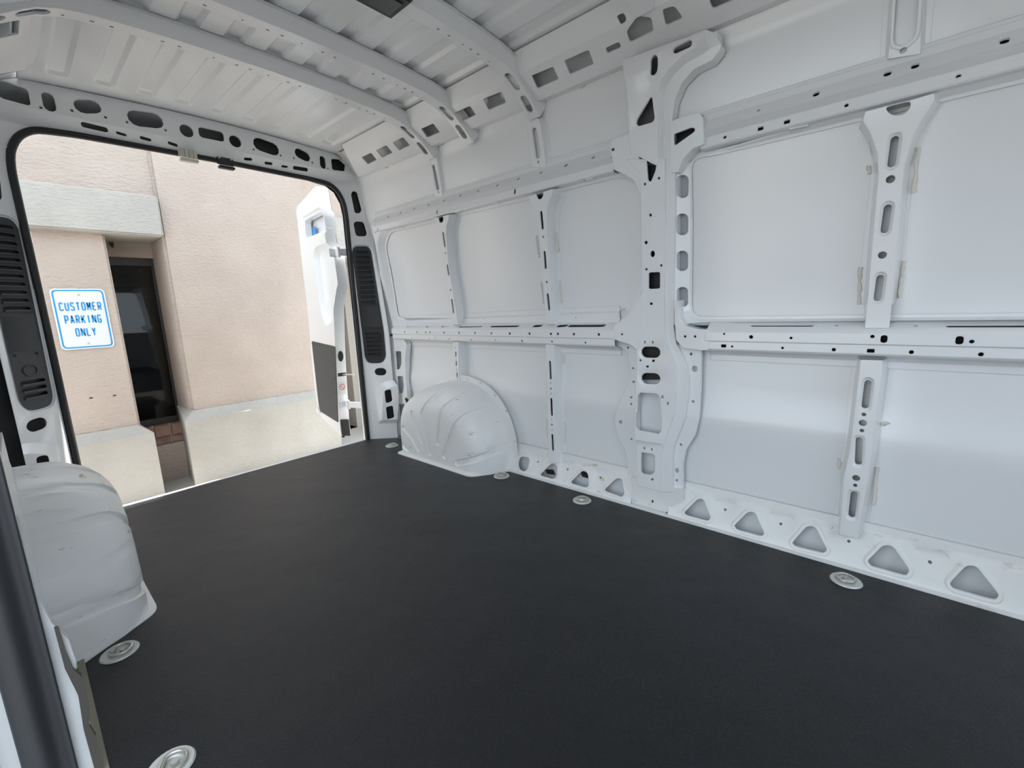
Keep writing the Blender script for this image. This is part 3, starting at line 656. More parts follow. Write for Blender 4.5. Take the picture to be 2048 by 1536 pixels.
for p in ((805, 505), (1083, 567), (1218, 595), (1407, 640), (1565, 700)):
    a = RB([p], o2)[0]; hh += [circ(a, .006, 8), circ((-a[0], a[1]), .006, 8)]
for a, b, w in (((720, 602), (780, 605), .007), ((930, 643), (990, 650), .007), ((1100, 677), (1150, 682), .006), ((1225, 692), (1350, 712), .010)):
    A, B = RB([a, b], o2); hh.append(slot2(A, B, w)); hh.append(slot2((-A[0], A[1]), (-B[0], B[1]), w))
sidep = [RB([(112, 705), (135, 672), (180, 685), (230, 870), (205, 905), (152, 905)], (680, 250)), RB([(138, 1010), (160, 987), (250, 990), (285, 1110), (265, 1140), (165, 1140)], (680, 250)), RB([(760, 478), (785, 440), (870, 442), (900, 478), (875, 518), (785, 515)], (600, 650))]
for p in sidep: q = rnd(p, .02); hh += [q, [(-a, b) for a, b in q]]
lowp = [RB([(823, 662), (895, 650), (912, 775), (838, 795)], (600, 650)), RB([(838, 830), (915, 815), (932, 940), (852, 958)], (600, 650))]
for p in lowp: q = rnd(p, .015); hh += [q, [(-a, b) for a, b in q]]
# black vent covers sit in a shallow recess
eb = []
for sg in (1, -1):
    V_ = [(sg*a, b) for a, b in vent]; eb.append((inset(V_, -.010), -.010, .005))
    bxp = [(sg*a, b) for a, b in RB([(735, 640), (920, 560), (1010, 560), (1010, 1000), (740, 1010)], (600, 650))]
    eb.append((rnd(bxp, .03), .055, .035))
wb_ = sheet('wall_rear', None, PAINT, outer, rearmap, hh, eb, lip=.012, rim=.02, cu=[-.93, -.88, -.83, -.785, -.772, .772, .785, .83, .88], cv=[.8, 1.0, 1.2, 1.5, 1.70, 1.76, 1.79, 1.805, 1.82, 1.835, 1.85, 1.865, 1.90])
tag(wb_, 'white stamped frame of the rear door opening', 'door frame', 'structure')
rl = sheet('frame_shade_sheet', wb_, SHADE_DK, [(math.copysign(1.02, a) if abs(a) > .86 else a, b) for a, b in outer], lambda u, v, h: (u, yrear(u, v)+.075, v), rim=0, cu=[-.93, -.772, .772, .93], cv=[1.805, 1.865])  # dark sheet behind the frame holes, cavity shade painted in
for sg in (-1, 1): prism('corner_post', wb_, PAINT, [(sg*.80, -.32), (sg*1.04, -.32), (sg*1.04, 1.3), (sg*.96, 1.66), (sg*.87, 1.95), (sg*.82, 1.95)], lambda u, v, h: (u, .05+h, v), .02, .07, .004)
bx('header_shade_sheet', wb_, SHADE_DK, (-.98, .030, 1.83), (.98, .042, 2.05)); bx('header_skin', wb_, PAINT, (-.99, .042, 1.83), (.99, .07, 2.06))  # dark inner box closes the corner slit and paints cavity shade
# rubber seal around the opening
sp = [(x*.985 if abs(x) > .7 else x, z-.006) for x, z in ap]
sp = rnd([(-.768, .0)]+[(x, z) for x, z in sp[1:-1]]+[(.768, .0)], .05, 3)
sp = sp[4:-4] if False else sp
path = [(-.770, -.002, .0)]+[(x, -.002, z) for x, z in sp if z > .08]+[(.770, -.002, .0)]
ds = tube('door_seal', None, RUBBER, path, .015, 10)
tag(ds, 'black rubber weather seal around the rear door opening', 'seal')
# ------------------------------------------------------------------ floor
fl = bx('floor', None, SILL, (-.935, YF, -.05), (1.0, .014, -.006)); tag(fl, 'white painted steel van floor below the black liner', 'floor', 'structure')
bx('threshold_strip', fl, SILL, (-.79, -.004, -.006), (.79, .022, .004), .003)
bsdf(MAT_).inputs['Sheen Weight'].default_value = .08; bsdf(MAT_).inputs['Sheen Roughness'].default_value = .35
lin = sheet('floor_liner', None, MAT_, [(-.903, YF+.02), (.925, YF+.02), (.925, -.004), (-.903, -.004)], lambda u, v, h: (u, v, h+.002), rim=.007)
tag(lin, 'charcoal grained rubber liner covering the van floor', 'floor liner')
# tie-down cups
def tie_down(x, y, rot, label):
    t = empty('tie_down_ring', (x, y, .003))
    bm = bmesh.new(); r = []
    prof = [(.0, .0005), (.020, .0005), (.023, .003), (.042, .004), (.045, .0)]
    n = 28; rings = []
    for k, (rr, z) in enumerate(prof):
        if rr == 0: c = bm.verts.new((0, 0, z)); continue
        rings.append([bm.verts.new((rr*math.cos(2*math.pi*i/n), rr*math.sin(2*math.pi*i/n), z)) for i in range(n)])
    for i in range(n): bm.faces.new([c, rings[0][i], rings[0][(i+1) % n]])
    for a, b in zip(rings[:-1], rings[1:]):
        for i in range(n): bm.faces.new([a[i], b[i], b[(i+1) % n], a[(i+1) % n]])
    bmobj('cup', bm, STEELW, t)
    tube('ring', t, STEEL, [(.025*math.cos(a)+.004, .025*math.sin(a), .009) for a in np.linspace(0, 2*math.pi, 21)[:-1]], .004, 8, True)
    bm = bmesh.new(); box_bm(bm, (-.016, 0, .010), (.012, .030, .012), None, .003); bmobj('hinge_block', bm, STEEL, t)
    bm = bmesh.new(); r_ = bmesh.ops.create_cone(bm, cap_ends=True, segments=12, radius1=.008, radius2=.007, depth=.006)['verts']; bmesh.ops.translate(bm, verts=r_, vec=(.008, 0, .006)); bmobj('bolt', bm, STEEL, t)
    t.rotation_euler.z = rot
    tag(t, label, 'tie-down ring', group='floor tie-down rings'); return t
STEELW = mat('pale_zinc_plate', (.66, .66, .63), .42, .35)
def fp(px, py): d = ray(px, py); t = -CP[2]/d[2]; return CP+t*d
for (px, py, rot, lb) in [(1003, 953, .4, 'steel tie-down ring in floor cup just in front of the far wheel arch'), (1164, 1002, .4, 'steel tie-down ring in floor cup near the foot of the wall pillar'), (1692, 1163, .5, 'steel tie-down ring in floor cup below the wide slotted wall post'), (240, 1306, -.5, 'steel tie-down ring in floor cup in front of the scratched wheel arch'), (342, 1534, -.5, 'steel tie-down ring in floor cup beside the sliding door sill'), (784, 892, .5, 'steel tie-down ring tucked between far wheel arch and rear pillar')]:
    p = fp(px, py); tie_down(p[0], p[1], rot, lb)
# ------------------------------------------------------------------ wheel arches
AP = [(-1.29, -.002), (-1.29, .10), (-1.275, .20), (-1.24, .30), (-1.18, .385), (-1.10, .45), (-1.0, .488), (-.90, .50), (-.80, .49), (-.70, .46), (-.60, .405), (-.52, .33), (-.475, .245), (-.46, .15), (-.455, -.002)]
def wheel_arch(sg, label):
    big = [(-1.29, -.25)]+AP[:9]+[(-.68, .475), (-.56, .435), (-.45, .37), (-.40, .27), (-.385, .15), (-.385, -.25)]
    big = rnd(big, .06, 3)
    t = empty('wheel_arch', (0, 0, 0))
    inn = rnd([(-1.33, -.002), (-1.33, .10), (-1.315, .22), (-1.275, .325), (-1.21, .415), (-1.12, .483), (-1.0, .522), (-.90, .533), (-.80, .523), (-.69, .49), (-.58, .43), (-.50, .35), (-.45, .255), (-.43, .15), (-.425, -.002)], .03, 2)
    def amap(u, v, h): return (sg*(.945-h), u, v)
    ribs_ = []
    def af(p): return Frame((p[2] if len(p) > 2 else .728, 0, 0), (0, 1, 0), (0, 0, 1)).px([p[:2]])[0]
    for pts, w in [([(803, 889), (817, 899)], .020), ([(811, 852, .75), (822, 872), (838, 901)], .017), ([(829, 822, .75), (844, 885)], .015), ([(905, 772, .86), (868, 802, .79), (850, 826, .75), (853, 850), (861, 909)], .018), ([(948, 779, .88), (896, 815, .77), (880, 845), (876, 888)], .018), ([(985, 815, .87), (937, 829, .78), (910, 852), (888, 914)], .020), ([(1002, 897, .85), (955, 918, .75), (913, 926)], .020)]:
        ribs_.append((strip([af(p) for p in pts], w), -.010, .006))
    emb_ = [(big, .222, .17, 'r')]+ribs_
    for k, z in enumerate((.10, .22, .345, .40)):
        ribs_.append(([(-1.40, z), (-1.13, z), (-1.13, z+.035), (-1.40, z+.035)], -.0022, .006)); emb_.append(ribs_[-1])
    top = sheet('arch_panel', t, ARCH, AP, amap, (), emb_, rim=.20, lip=0, cu=np.linspace(-1.28, -.47, 28), cv=[.03, .06, .1, .14, .18, .22, .26, .3, .34, .38, .42, .46, .5], smooth=40)
    hs = [circ(p, .006, 8) for p in ((-1.255, .345), (-1.17, .43), (-1.05, .495), (-.93, .517), (-1.31, .17))]
    sheet('arch_flange', t, ARCH, inn, lambda u, v, h: (sg*(.958-h), u, v), hs, (), rim=.006, lip=.006)
    # dirty foot flange on the floor
    sheet('foot_flange', t, SILL, rnd([(.706, -1.19), (.95, -1.335), (.95, -.44), (.706, -.46)], .04), lambda u, v, h: (sg*u, v, .006+h), rim=.008)
    tag(t, label, 'wheel arch'); return t
wheel_arch(1, 'white ribbed wheel arch against the far side wall')
wheel_arch(-1, 'scratched white wheel arch beside the sliding door opening')
# ------------------------------------------------------------------ vent covers on the rear pillars
def vent_cover(sg, label):
    t = empty('vent_cover', (0, 0, 0))
    V_ = [(sg*a, b) for a, b in vent]
    mp_ = lambda u, v, h: (u, yrear(u, v)-h+.006, v)
    zs = [b for a, b in vent]; z0, z1 = min(zs), max(zs)
    def xr(z):   # left/right limits of the cover at height z
        t_ = (z-z0)/(z1-z0); return (vl(z), vr(z))
    hs = []
    levels = list(np.linspace(1.365, 1.02, 11))+list(np.linspace(.79, .64, 6)) if sg > 0 else list(np.linspace(1.365, 1.02, 11))+[.70, .67, .64]
    for z in levels:
        a, b = xr(z); hs.append(slot2((sg*(a+.022), z), (sg*(b-.022), z), .0085, 4))
    eb_ = [(rnd([(sg*(xr(.82)[0]+.005), .83), (sg*(xr(.82)[1]-.005), .83), (sg*(xr(1.0)[1]-.005), .995), (sg*(xr(1.0)[0]+.005), .995)], .01), .003, .004)]
    cv_ = sheet('cover', t, PLASTIC if sg > 0 else GREYPL, V_, mp_, hs, eb_, lip=.010, rim=.012, cu=[.772, -.772], cv=[.8, 1.0, 1.2])
    for z in levels:
        a, b = xr(z); A = mp_(sg*(a+.018), z-.010, .006); B = mp_(sg*(b-.018), z-.010, .006)
        tube('slat', cv_, PLASTIC if sg > 0 else GREYPL, [A, B], .0042, 6)
    a, b = xr(.73)
    if sg < 0:
        tube('knob_ring', cv_, GREYPL, [mp_(sg*((a+b)/2+.022*math.cos(q)), .75+.024*math.sin(q), .002) for q in np.linspace(0, 2*math.pi, 17)[:-1]], .003, 6, True)
        for xx in (a+.02, b-.02):
            bm = bmesh.new(); r_ = bmesh.ops.create_uvsphere(bm, u_segments=8, v_segments=6, radius=.006)['verts']; bmesh.ops.translate(bm, verts=r_, vec=mp_(sg*xx, .82, .002)); bmobj('clip', bm, GREYPL, cv_)
    sheet('backing', t, RUBBER, V_, lambda u, v, h: (u, yrear(u, v)+.03, v), rim=0)
    tag(t, label, 'vent cover'); return t
_m = .5*(min(p[0] for p in vent)+max(p[0] for p in vent))
def _scan(z):
    xs = []
    for a, b in zip(vent, vent[1:]+vent[:1]):
        if (a[1] > z) != (b[1] > z): xs.append(a[0]+(z-a[1])*(b[0]-a[0])/(b[1]-a[1]))
    return (min(xs), max(xs)) if len(xs) > 1 else (_m-.03, _m+.03)
vl = lambda z: _scan(z)[0]
vr = lambda z: _scan(z)[1]
vent_cover(1, 'black slatted vent cover on the rear pillar beside the open door')
vent_cover(-1, 'dark grey slatted vent cover on the rear pillar by the scratched wheel arch')
# ------------------------------------------------------------------ outer body shell
SH = [(1.04, -.32), (1.045, .3), (1.04, .9), (1.01, 1.3), (.965, 1.62), (.90, 1.88), (.82, 1.99), (.70, 2.035), (.4, 2.06), (0, 2.07)]
def shell(name, parent, sg, y0, y1, i0=0, m=PAINT):
    bm = bmesh.new(); P = SH[i0:]
    A = [bm.verts.new((sg*x, y0, z)) for x, z in P]; B = [bm.verts.new((sg*x, y1, z)) for x, z in P]
    for i in range(len(P)-1): bm.faces.new([A[i], A[i+1], B[i+1], B[i]])
    return bmobj(name, bm, m, parent, 40)
shell('outer_skin', wr, 1, YF, .06)
shell('roof_skin', cl, -1, YF, .06, 5)
# near side wall: bay behind the sliding door opening and the part towards the cab
wL = bpy.data.objects.new('wall_left', wr.data.copy()); COL.objects.link(wL)
bm = bmesh.new(); bm.from_mesh(wL.data)
bmesh.ops.bisect_plane(bm, geom=bm.verts[:]+bm.edges[:]+bm.faces[:], plane_co=(0, -1.75, 0), plane_no=(0, -1, 0), clear_outer=True)
for v_ in bm.verts: v_.co.x = -v_.co.x
bmesh.ops.reverse_faces(bm, faces=bm.faces); bm.to_mesh(wL.data); bm.free()
tag(wL, 'white side wall between sliding door opening and rear pillar', 'van wall', 'structure')
shell('outer_skin', wL, -1, -1.78, .06); shell('outer_skin', wL, -1, YF, -3.04)
crl = cant.build('roof_rail', wL, PAINT, YF, -.36, [h for h in ch if max(p[0] for p in h) < -.6]); mirrored(crl, wL); bpy.data.objects.remove(crl); mirrored(cb, wL)
c2 = mirrored(kp1, wL, ycut=-1.735)
bx('door_header', wL, PAINT, (-1.0, -3.1, 1.80), (-.90, -1.72, 1.95), .01)
bx('front_pillar', wL, PAINT, (-1.03, -3.25, -.05), (-.93, -3.05, 1.9), .01)
wF = bx('wall_front', None, PAINT, (-1.02, YF-.03, -.05), (1.02, YF, .70)); bx('upper_panel', wF, PAINT, (-1.02, YF-.03, 1.50), (1.02, YF, 2.05)); tag(wF, 'white bulkhead with added light opening towards the cab', 'bulkhead', 'structure')  # unseen bulkhead, opening added to let daylight into the van
# white pillar flange at the rear edge of the sliding door opening
pf = prism('door_pillar', wL, PAINT, [(-1.03, -.3), (-.935, -.3), (-.925, 0), (-.908, 0), (-.906, .14), (-.914, .20), (-.905, .27), (-.908, .32), (-.925, .37), (-.932, .42), (-.936, .6), (-.936, 1.82), (-1.03, 1.82)], lambda u, v, h: (u, -1.745+h, v), .0, .03, .004)
ed = prism('edge_bracket', wL, BRACK, [(-.906, .0), (-.896, .0), (-.893, .09), (-.899, .125), (-.893, .16), (-.893, .235), (-.902, .26), (-.906, .30), (-.908, .355), (-.914, .36), (-.913, .27), (-.904, .20), (-.908, .12)], lambda u, v, h: (u-.009, -1.752+h, v), -.004, .012, .001)
bx('liner_edge', lin, FOAM, (-.909, -3.0, -.004), (-.894, -1.27, .007))
hsl = [slot2((-1.52, .20), (-1.52, .33), .018), slot2((-1.52, .40), (-1.52, .52), .018), circ((-1.52, .365), .006), circ((-1.52, .56), .008)]
sheet('wall_flange', wL, PAINT, [(-1.735, .0), (-1.24, .0), (-1.24, .68), (-1.735, .68)], lambda u, v, h: (-(.942-h), u, v), hsl, rim=.02, lip=.01)
# big rubber seal of the sliding door opening
sl = prism('sliding_door_seal', None, RUBBER, rnd([(-1.006, -1.765), (-.975, -1.785), (-.955, -1.755), (-.936, -1.770), (-.936, -1.738), (-1.006, -1.735)], .014, 4), lambda u, v, h: (u, v, h), -.25, 1.80)
sl.data.materials[0] = GREYPL
tag(sl, 'thick dark rubber seal on the sliding door pillar', 'seal')
# sliding door, pushed back along the outside of the van
d3 = bx('door_3', None, PAINT, (-1.16, -1.72, -.30), (-1.085, -.42, 1.80), .012); tag(d3, 'white sliding side door pushed back outside the van', 'sliding door', 'structure')
box('door_handle', d3, PLASTIC, (-1.17, -1.55, .75), (.02, .16, .05), None, .008)
# ------------------------------------------------------------------ rear doors (standing open)
def rear_door(sg, name, label):
    cs_, sn_ = (.976, .217) if sg > 0 else (.88, .475)
    H0 = np.array([sg*.742, .35, 0.]); ud = np.array([sg*sn_, cs_, 0.]); nn = np.array([-sg*cs_, sn_, 0.])
    mp_ = lambda u, v, h: tuple(H0+ud*u+nn*h+np.array([0, 0, v]))
    t = empty(name, tuple(H0))
    t.location = (0, 0, 0)
    if sg > 0:
        fr = Frame(H0, ud, (0, 0, 1)); Q = lambda pts, o=None, s=5.12: fr.px(pts, o, s)
        global DO
        DO = {}
        DO['out'] = Q([(674, 865), (669, 700), (666, 560), (648, 440), (637, 379), (594, 420), (596, 450), (603, 520), (618, 640), (620, 700), (626, 780), (636, 830), (640, 836), (655, 845)])
        DO['win'] = Q([(1310, 1235), (1470, 1145), (1495, 1155), (1530, 1330), (1325, 1415)], (350, 200))
        DO['pan'] = Q([(640, 640), (625, 560), (617, 515), (613, 500), (622, 486), (645, 478), (653, 486), (660, 545), (668, 640), (648, 636)]) if False else Q([(612, 497), (622, 484), (648, 476), (656, 488), (668, 560), (671, 668), (660, 660), (640, 640), (624, 570)])
        DO['pin'] = Q([(628, 508), (634, 501), (654, 494), (657, 500), (664, 560), (665, 620), (660, 640), (652, 645), (644, 625), (638, 590)])
        DO['brd'] = Q([(624, 682), (671, 693), (677, 845), (640, 822), (637, 800)])
        DO['latch'] = Q([(640, 833), (650, 835), (652, 845), (641, 842)])
        DO['hgt'] = 1
    D_ = DO
    zmin = min(b for a, b in D_['out']); print('door', [np.round(p, 2) for p in D_['out']])
    W_ = .735
    ue = interp([(-.03, .0), (.08, .01), (.35, -.03), (.65, -.085), (.9, -.15), (1.13, -.20), (1.30, -.185), (1.44, -.16), (1.63, -.13), (1.85, -.07)]) if sg > 0 else (lambda z: 0.)
    if sg > 0: out = rnd([(ue(z), z) for z in (-.03, .08, .35, .65, .9, 1.13, 1.30, 1.44, 1.63, 1.80)]+[(-.05, 1.855), (.62, 1.845), (.69, 1.815), (.685, 1.70), (.70, 1.41), (.70, .9), (.76, .62), (.785, .24), (.74, .08), (.70, .03), (.60, .01), (.3, -.01)], .02, 2)
    else:
        out = rnd([(0, -.03), (0, 1.30), (.008, 1.55), (.03, 1.80), (.06, 1.85), (.66, 1.85), (.715, 1.80), (W_, 1.55), (W_, .12), (.70, .045), (.60, .01)], .02, 2)
        D_ = {k_: ([(max(a, .04+.01*i), b) for i, (a, b) in enumerate(v_)] if isinstance(v_, list) else v_) for k_, v_ in DO.items()}
    win = rnd(D_['win'], .03); pan = rnd(D_['pin'], .05)
    brd = rnd(D_['brd'], .02)
    # inner stamping
    sheet('inner_panel', t, PAINT, out, mp_, [win], [(inset(win, -.03), -.012, .012), (rnd(inset(D_['pin'], -.03), .06), -.04, .03)], lip=.05, rim=.075, smooth=40)
    sheet('outer_skin', t, PAINT, [(a, b) for a, b in out], lambda u, v, h: mp_(u, v, -.078), rim=.004)
    prism('trim_board', t, HARD, brd, mp_, .0, .004, .001)
    for k in range(9):
        a = np.array(brd); 
        c = np.array(D_['brd'][0])*(1-k/8)+np.array(D_['brd'][1])*(k/8) if k < 5 else np.array(D_['brd'][1])*(1-(k-4)/5)+np.array(D_['brd'][2])*((k-4)/5)
        ce = a.mean(0); c = c+(ce-c)*.06
        bm = bmesh.new(); r_ = bmesh.ops.create_uvsphere(bm, u_segments=8, v_segments=6, radius=.005)['verts']; bmesh.ops.translate(bm, verts=r_, vec=mp_(c[0], c[1], .004)); bmobj('rivet', bm, PLASTIC, t)
    # hinge-side edge face: oval hole plug, check strap slot, sticker, hinges
    ef = lambda a, z, h=0.: tuple(H0+nn*(-a)+ud*(ue(z)-h)+np.array([0, 0, z]))   # a: 0 at inner corner .. .078 at outer skin
    prism('plug', t, PLASTIC, circ((.038, .62), .020, 16, .042), ef, -.002, .002)
    prism('check_strap_slot', t, PLASTIC, rect((.040, .475), .062, .026, .004), ef, -.002, .002)
    tube('check_strap', t, STEEL, [ef(.045, .475), (sg*.80, .16, .48)], .005, 8)
    stk = prism('sticker', t, STICK, rect((.036, .365), .060, .105, .002), ef, -.001, .0015)
    ring = [(.036+.019*math.cos(q), .375+.023*math.sin(q)) for q in np.linspace(0, 2*math.pi, 21)[:-1]]
    tube('ban_ring', stk, RED, [ef(a, b, .002) for a, b in ring], .0022, 6, True)
    tube('ban_bar', stk, RED, [ef(.023, .391, .002), ef(.049, .359, .002)], .0022, 6)
    prism('corner_bumper', t, PLASTIC, rnd([(.004, -.02), (.066, -.035), (.070, .10), (.006, .11)], .008, 2), ef, .0, .012)
    for z in (.235, 1.375):
        hg = box('hinge', t, PAINT, ef(.042, z, .006), (.07, .012, .06), Matrix.Rotation(0 if sg > 0 else 0, 3, 'Z'), .003)
        hk = Vector(ef(.06, z, .055)); tube('hinge_knuckle', hg, PAINT, [hk-Vector((0, 0, .035)), hk+Vector((0, 0, .035))], .012, 10)
        A = Vector(ef(.05, z, .01)); B = hk; C_ = Vector((sg*.835, .115, z)) if hk.y > .16 else Vector((sg*.84, .09, z))
        for k, (p, q) in enumerate(((A, B), (B, C_))):
            d = q-p; R = d.to_track_quat('X', 'Z').to_matrix(); box('hinge_arm', hg, PAINT, (p+q)/2, (d.length+.01, .010, .048), R, .003)
        for k in (-.016, .016):
            bm = bmesh.new(); r_ = bmesh.ops.create_uvsphere(bm, u_segments=8, v_segments=6, radius=.007)['verts']; bmesh.ops.translate(bm, verts=r_, vec=ef(.028, z+k, .012)); bmobj('bolt', bm, STEEL, hg)
    # latch, handle, bottom seal, tape
    box('latch', t, PAINT, mp_(.655, .075, .012), (.03, .05, .055), None, .008)
    tube('door_handle', t, PLASTIC, [mp_(W_-.02, .56, -.08), mp_(W_+.045, .58, -.11), mp_(W_+.05, .50, -.115)], [.016, .014, .010], 8)
    tube('bottom_seal', t, RUBBER, [mp_(.02, -.036, -.02), mp_(.40, -.005, -.02), mp_(.62, .004, -.02), mp_(.70, .03, -.02)], .012, 8)
    if sg > 0: prism('tape', t, TAPE, [(a, b) for a, b in fr.px([(1330, 1300), (1360, 1290), (1368, 1380), (1335, 1400)], (350, 200))], mp_, -.060, -.056)
    tag(t, label, 'rear door', 'structure'); return t
rear_door(1, 'door_1', 'open white rear door with dark trim board and warning sticker')
rear_door(-1, 'door_2', 'open white rear door behind the parking sign side pillar')
# latch parts on the header
hx = RB([(130, 545)], (350, 200))[0]; 
def header_bit(name, px, m, label, wid, n):
    a = [hit(*p, lambda P: P[1]+.02) for p in px]; c = np.mean(a, 0)
    t = empty(name, (c[0], -.02, c[2]))
    box('plate', t, m, (0, .005, .012), (wid, .012, .045), None, .003)
    box('lip', t, m, (0, -.005, -.026), (wid*.95, .035, .014), None, .003)
    for k in range(n):
        x = -wid*.36+wid*.72*k/max(1, n-1)
        tube('rib' if n > 2 else 'screw', t, m if n > 2 else STEEL, [(x, -.004, -.01), (x, -.004, .03)] if n > 2 else [(x, -.003, .024), (x, -.006, .024)], .006, 8)
    tag(t, label, 'latch'); return t
header_bit('striker_plate', [(356, 297), (396, 325)], STEEL, 'galvanised striker plate clamped on the rear opening header', .085, 4)
header_bit('striker_bracket', [(432, 312), (470, 340)], PLASTIC, 'black striker bracket screwed to the rear opening header', .082, 2)
# roof lamp
t = empty('roof_lamp', (.05, -1.60, 1.935))
box('housing', t, PLASTIC, (0, -.02, .0), (.17, .13, .03), None, .01); box('lens', t, mat('smoked_lens', (.03, .03, .03), .2), (0, -.02, -.016), (.12, .08, .008), None, .003)
tag(t, 'black lamp mounted on the middle roof bow', 'lamp')
# ------------------------------------------------------------------ outside: ground and building
g = bx('ground', None, ASPH, (-30, -30, -.75), (30, 30, -.60)); tag(g, 'grey asphalt parking lot around the van', 'ground', 'structure')
g2 = bx('pavement', None, CONC, (-30, .10, -.62), (30, 4.5, -.57)); tag(g2, 'pale concrete walkway along the stucco building', 'walkway', 'structure')
YB = 1.77   # front face of the right-hand block
def bld(name, label, cat, boxes, extra=()):
    o = None
    for i, (nm, m, lo, hi, bv) in enumerate(boxes):
        q = bx(nm if i else name, o, m, lo, hi, bv)
        if o is None: o = q
    tag(o, label, cat, 'structure'); return o
k = (YB-CP[1])/(1.7-CP[1])   # pixel positions were read on the plane y = 1.7
def bx_(x): return CP[0]+(x-CP[0])*k
def bz_(z): return CP[2]+(z-CP[2])*k
GZ = -.57
b1 = bld('wall_exterior', 'pinkish beige stucco wall block with grey plinth facing the van', 'building wall', [('', STUCCO, (bx_(.07), YB, bz_(.10)), (bx_(1.30), YB+1.2, 2.75), .02)])
bev = Frame((0, YB, 0), (1, 0, 0), (0, 0, 1))
def plinth(parent, x0, x1, y, ztop, dep=.085):
    P = [(y-dep, GZ-.05), (y-dep, ztop-.075), (y-.01, ztop), (y+.6, ztop), (y+.6, GZ-.05)]
    bm = bmesh.new()
    ins = dep-.01
    A = [bm.verts.new((x0-(dep if z < ztop-.01 else .0)*(1 if yy < y+.5 else 0), yy, z)) for yy, z in P]; B = [bm.verts.new((x1+(dep if z < ztop-.01 else .0)*(1 if yy < y+.5 else 0), yy, z)) for yy, z in P]
    n = len(P); bm.faces.new(A); bm.faces.new(B[::-1])
    for i in range(n): bm.faces.new([A[i], B[i], B[(i+1) % n], A[(i+1) % n]])
    bmesh.ops.recalc_face_normals(bm, faces=bm.faces); return bmobj('plinth', bm, STUCG, parent, 30)
plinth(b1, bx_(.075), bx_(1.28), YB, bz_(.145))
YP = YB+.03
b2 = bld('wall_exterior', 'narrow beige stucco pier carrying the parking sign', 'building wall', [('', STUCCO, (-2.2, YP, .0), (bx_(-.285), YP+.55, bz_(1.8)), .015)])
plinth(b2, -2.3, bx_(-.285)-.02, YP, bz_(.10))
b3 = bld('wall_exterior', 'pale grey stucco lintel band above the window recess', 'building wall', [('', STUCG, (-2.4, YP-.10, bz_(1.615)), (bx_(.07), YP+.5, bz_(1.925)), .012)])
b4 = bld('wall_exterior', 'beige stucco wall above the grey lintel', 'building wall', [('', STUCCO, (-2.4, YP+.0, bz_(1.925)), (bx_(.07), YP+.5, 2.75), .0)])
bld('wall_exterior', 'beige soffit wall over the recessed window', 'building wall', [('', STUCCO, (-.6, YP+.42, 1.50), (.4, YP+.55, 2.2), 0)])
b5 = bld('wall_exterior', 'grey stucco lintel band beyond the open rear door', 'building wall', [('', STUCG, (bx_(1.30), YB+.12, bz_(1.55)), (3.4, YB+.6, bz_(1.99)), .012), ('upper_wall', STUCCO, (bx_(1.30), YB+.16, bz_(1.99)), (3.4, YB+.6, 2.75), 0)])
b6 = bld('wall_exterior', 'shaded brown stucco wall seen beyond the open rear door', 'building wall', [('', STUCCO, (1.3, YB+.9, GZ), (4.5, YB+1.1, 2.75), 0)])
b7 = bld('wall_exterior', 'beige stucco block further along the building', 'building wall', [('', STUCCO, (2.3, YB, GZ), (6.5, YB+1.2, 2.75), .02)])
bld('wall_exterior', 'beige stucco wall continuing beside the sign pier', 'building wall', [('', STUCCO, (-3.2, YP+.05, GZ), (-2.2, YP+1.2, 2.75), 0)])
# recess: brick sill, concrete ledge, window with dark frame
sx0, sx1 = bx_(-.34), bx_(.10)
YW = YP+.42
sill = bx('wall_sill', None, MORTAR, (sx0, YW-.02, -.215), (sx1, YW+.12, -.03)); bx('base_course', sill, STUCCO, (sx0, YW-.06, GZ), (sx1, YW+.12, -.215)); tag(sill, 'brown brick sill under the recessed window', 'brick sill', 'structure')
bk = None
zz = -.03
for row in range(2):
    for i in range(4):
        off = .0 if row % 2 == 0 else -.10
        x0 = sx0-.06+off+i*(.128 if row == 0 else .24); x1 = x0+(.118 if row == 0 else .23)
        z1 = zz-row*.112; z0 = z1-(.10 if row == 0 else .065)
        lo = (max(x0, sx0), YW-.032-(.02 if row == 0 else 0), z0); hi = (min(x1, sx1), YW+.05, z1)
        if hi[0]-lo[0] > .02: bx('brick', sill, BRICK, lo, hi, .003)
win = empty('window_1', (0, 0, 0)); tag(win, 'dark framed window deep in the recess between stucco piers', 'window', 'structure')
zt_ = 1.50
bx('frame', win, DARKF, (sx0, YW+.03, zt_-.07), (sx1, YW+.10, zt_), .004)
bx('frame', win, DARKF, (sx0, YW+.03, -.03), (sx1, YW+.10, .03), .004)
bx('frame', win, DARKF, (sx0, YW+.03, .03), (sx0+.05, YW+.10, zt_-.07), .004); bx('frame', win, DARKF, (sx1-.05, YW+.03, .03), (sx1, YW+.10, zt_-.07), .004)
bx('pane', win, GLASS, (sx0+.05, YW+.060, .03), (sx1-.05, YW+.068, zt_-.07))
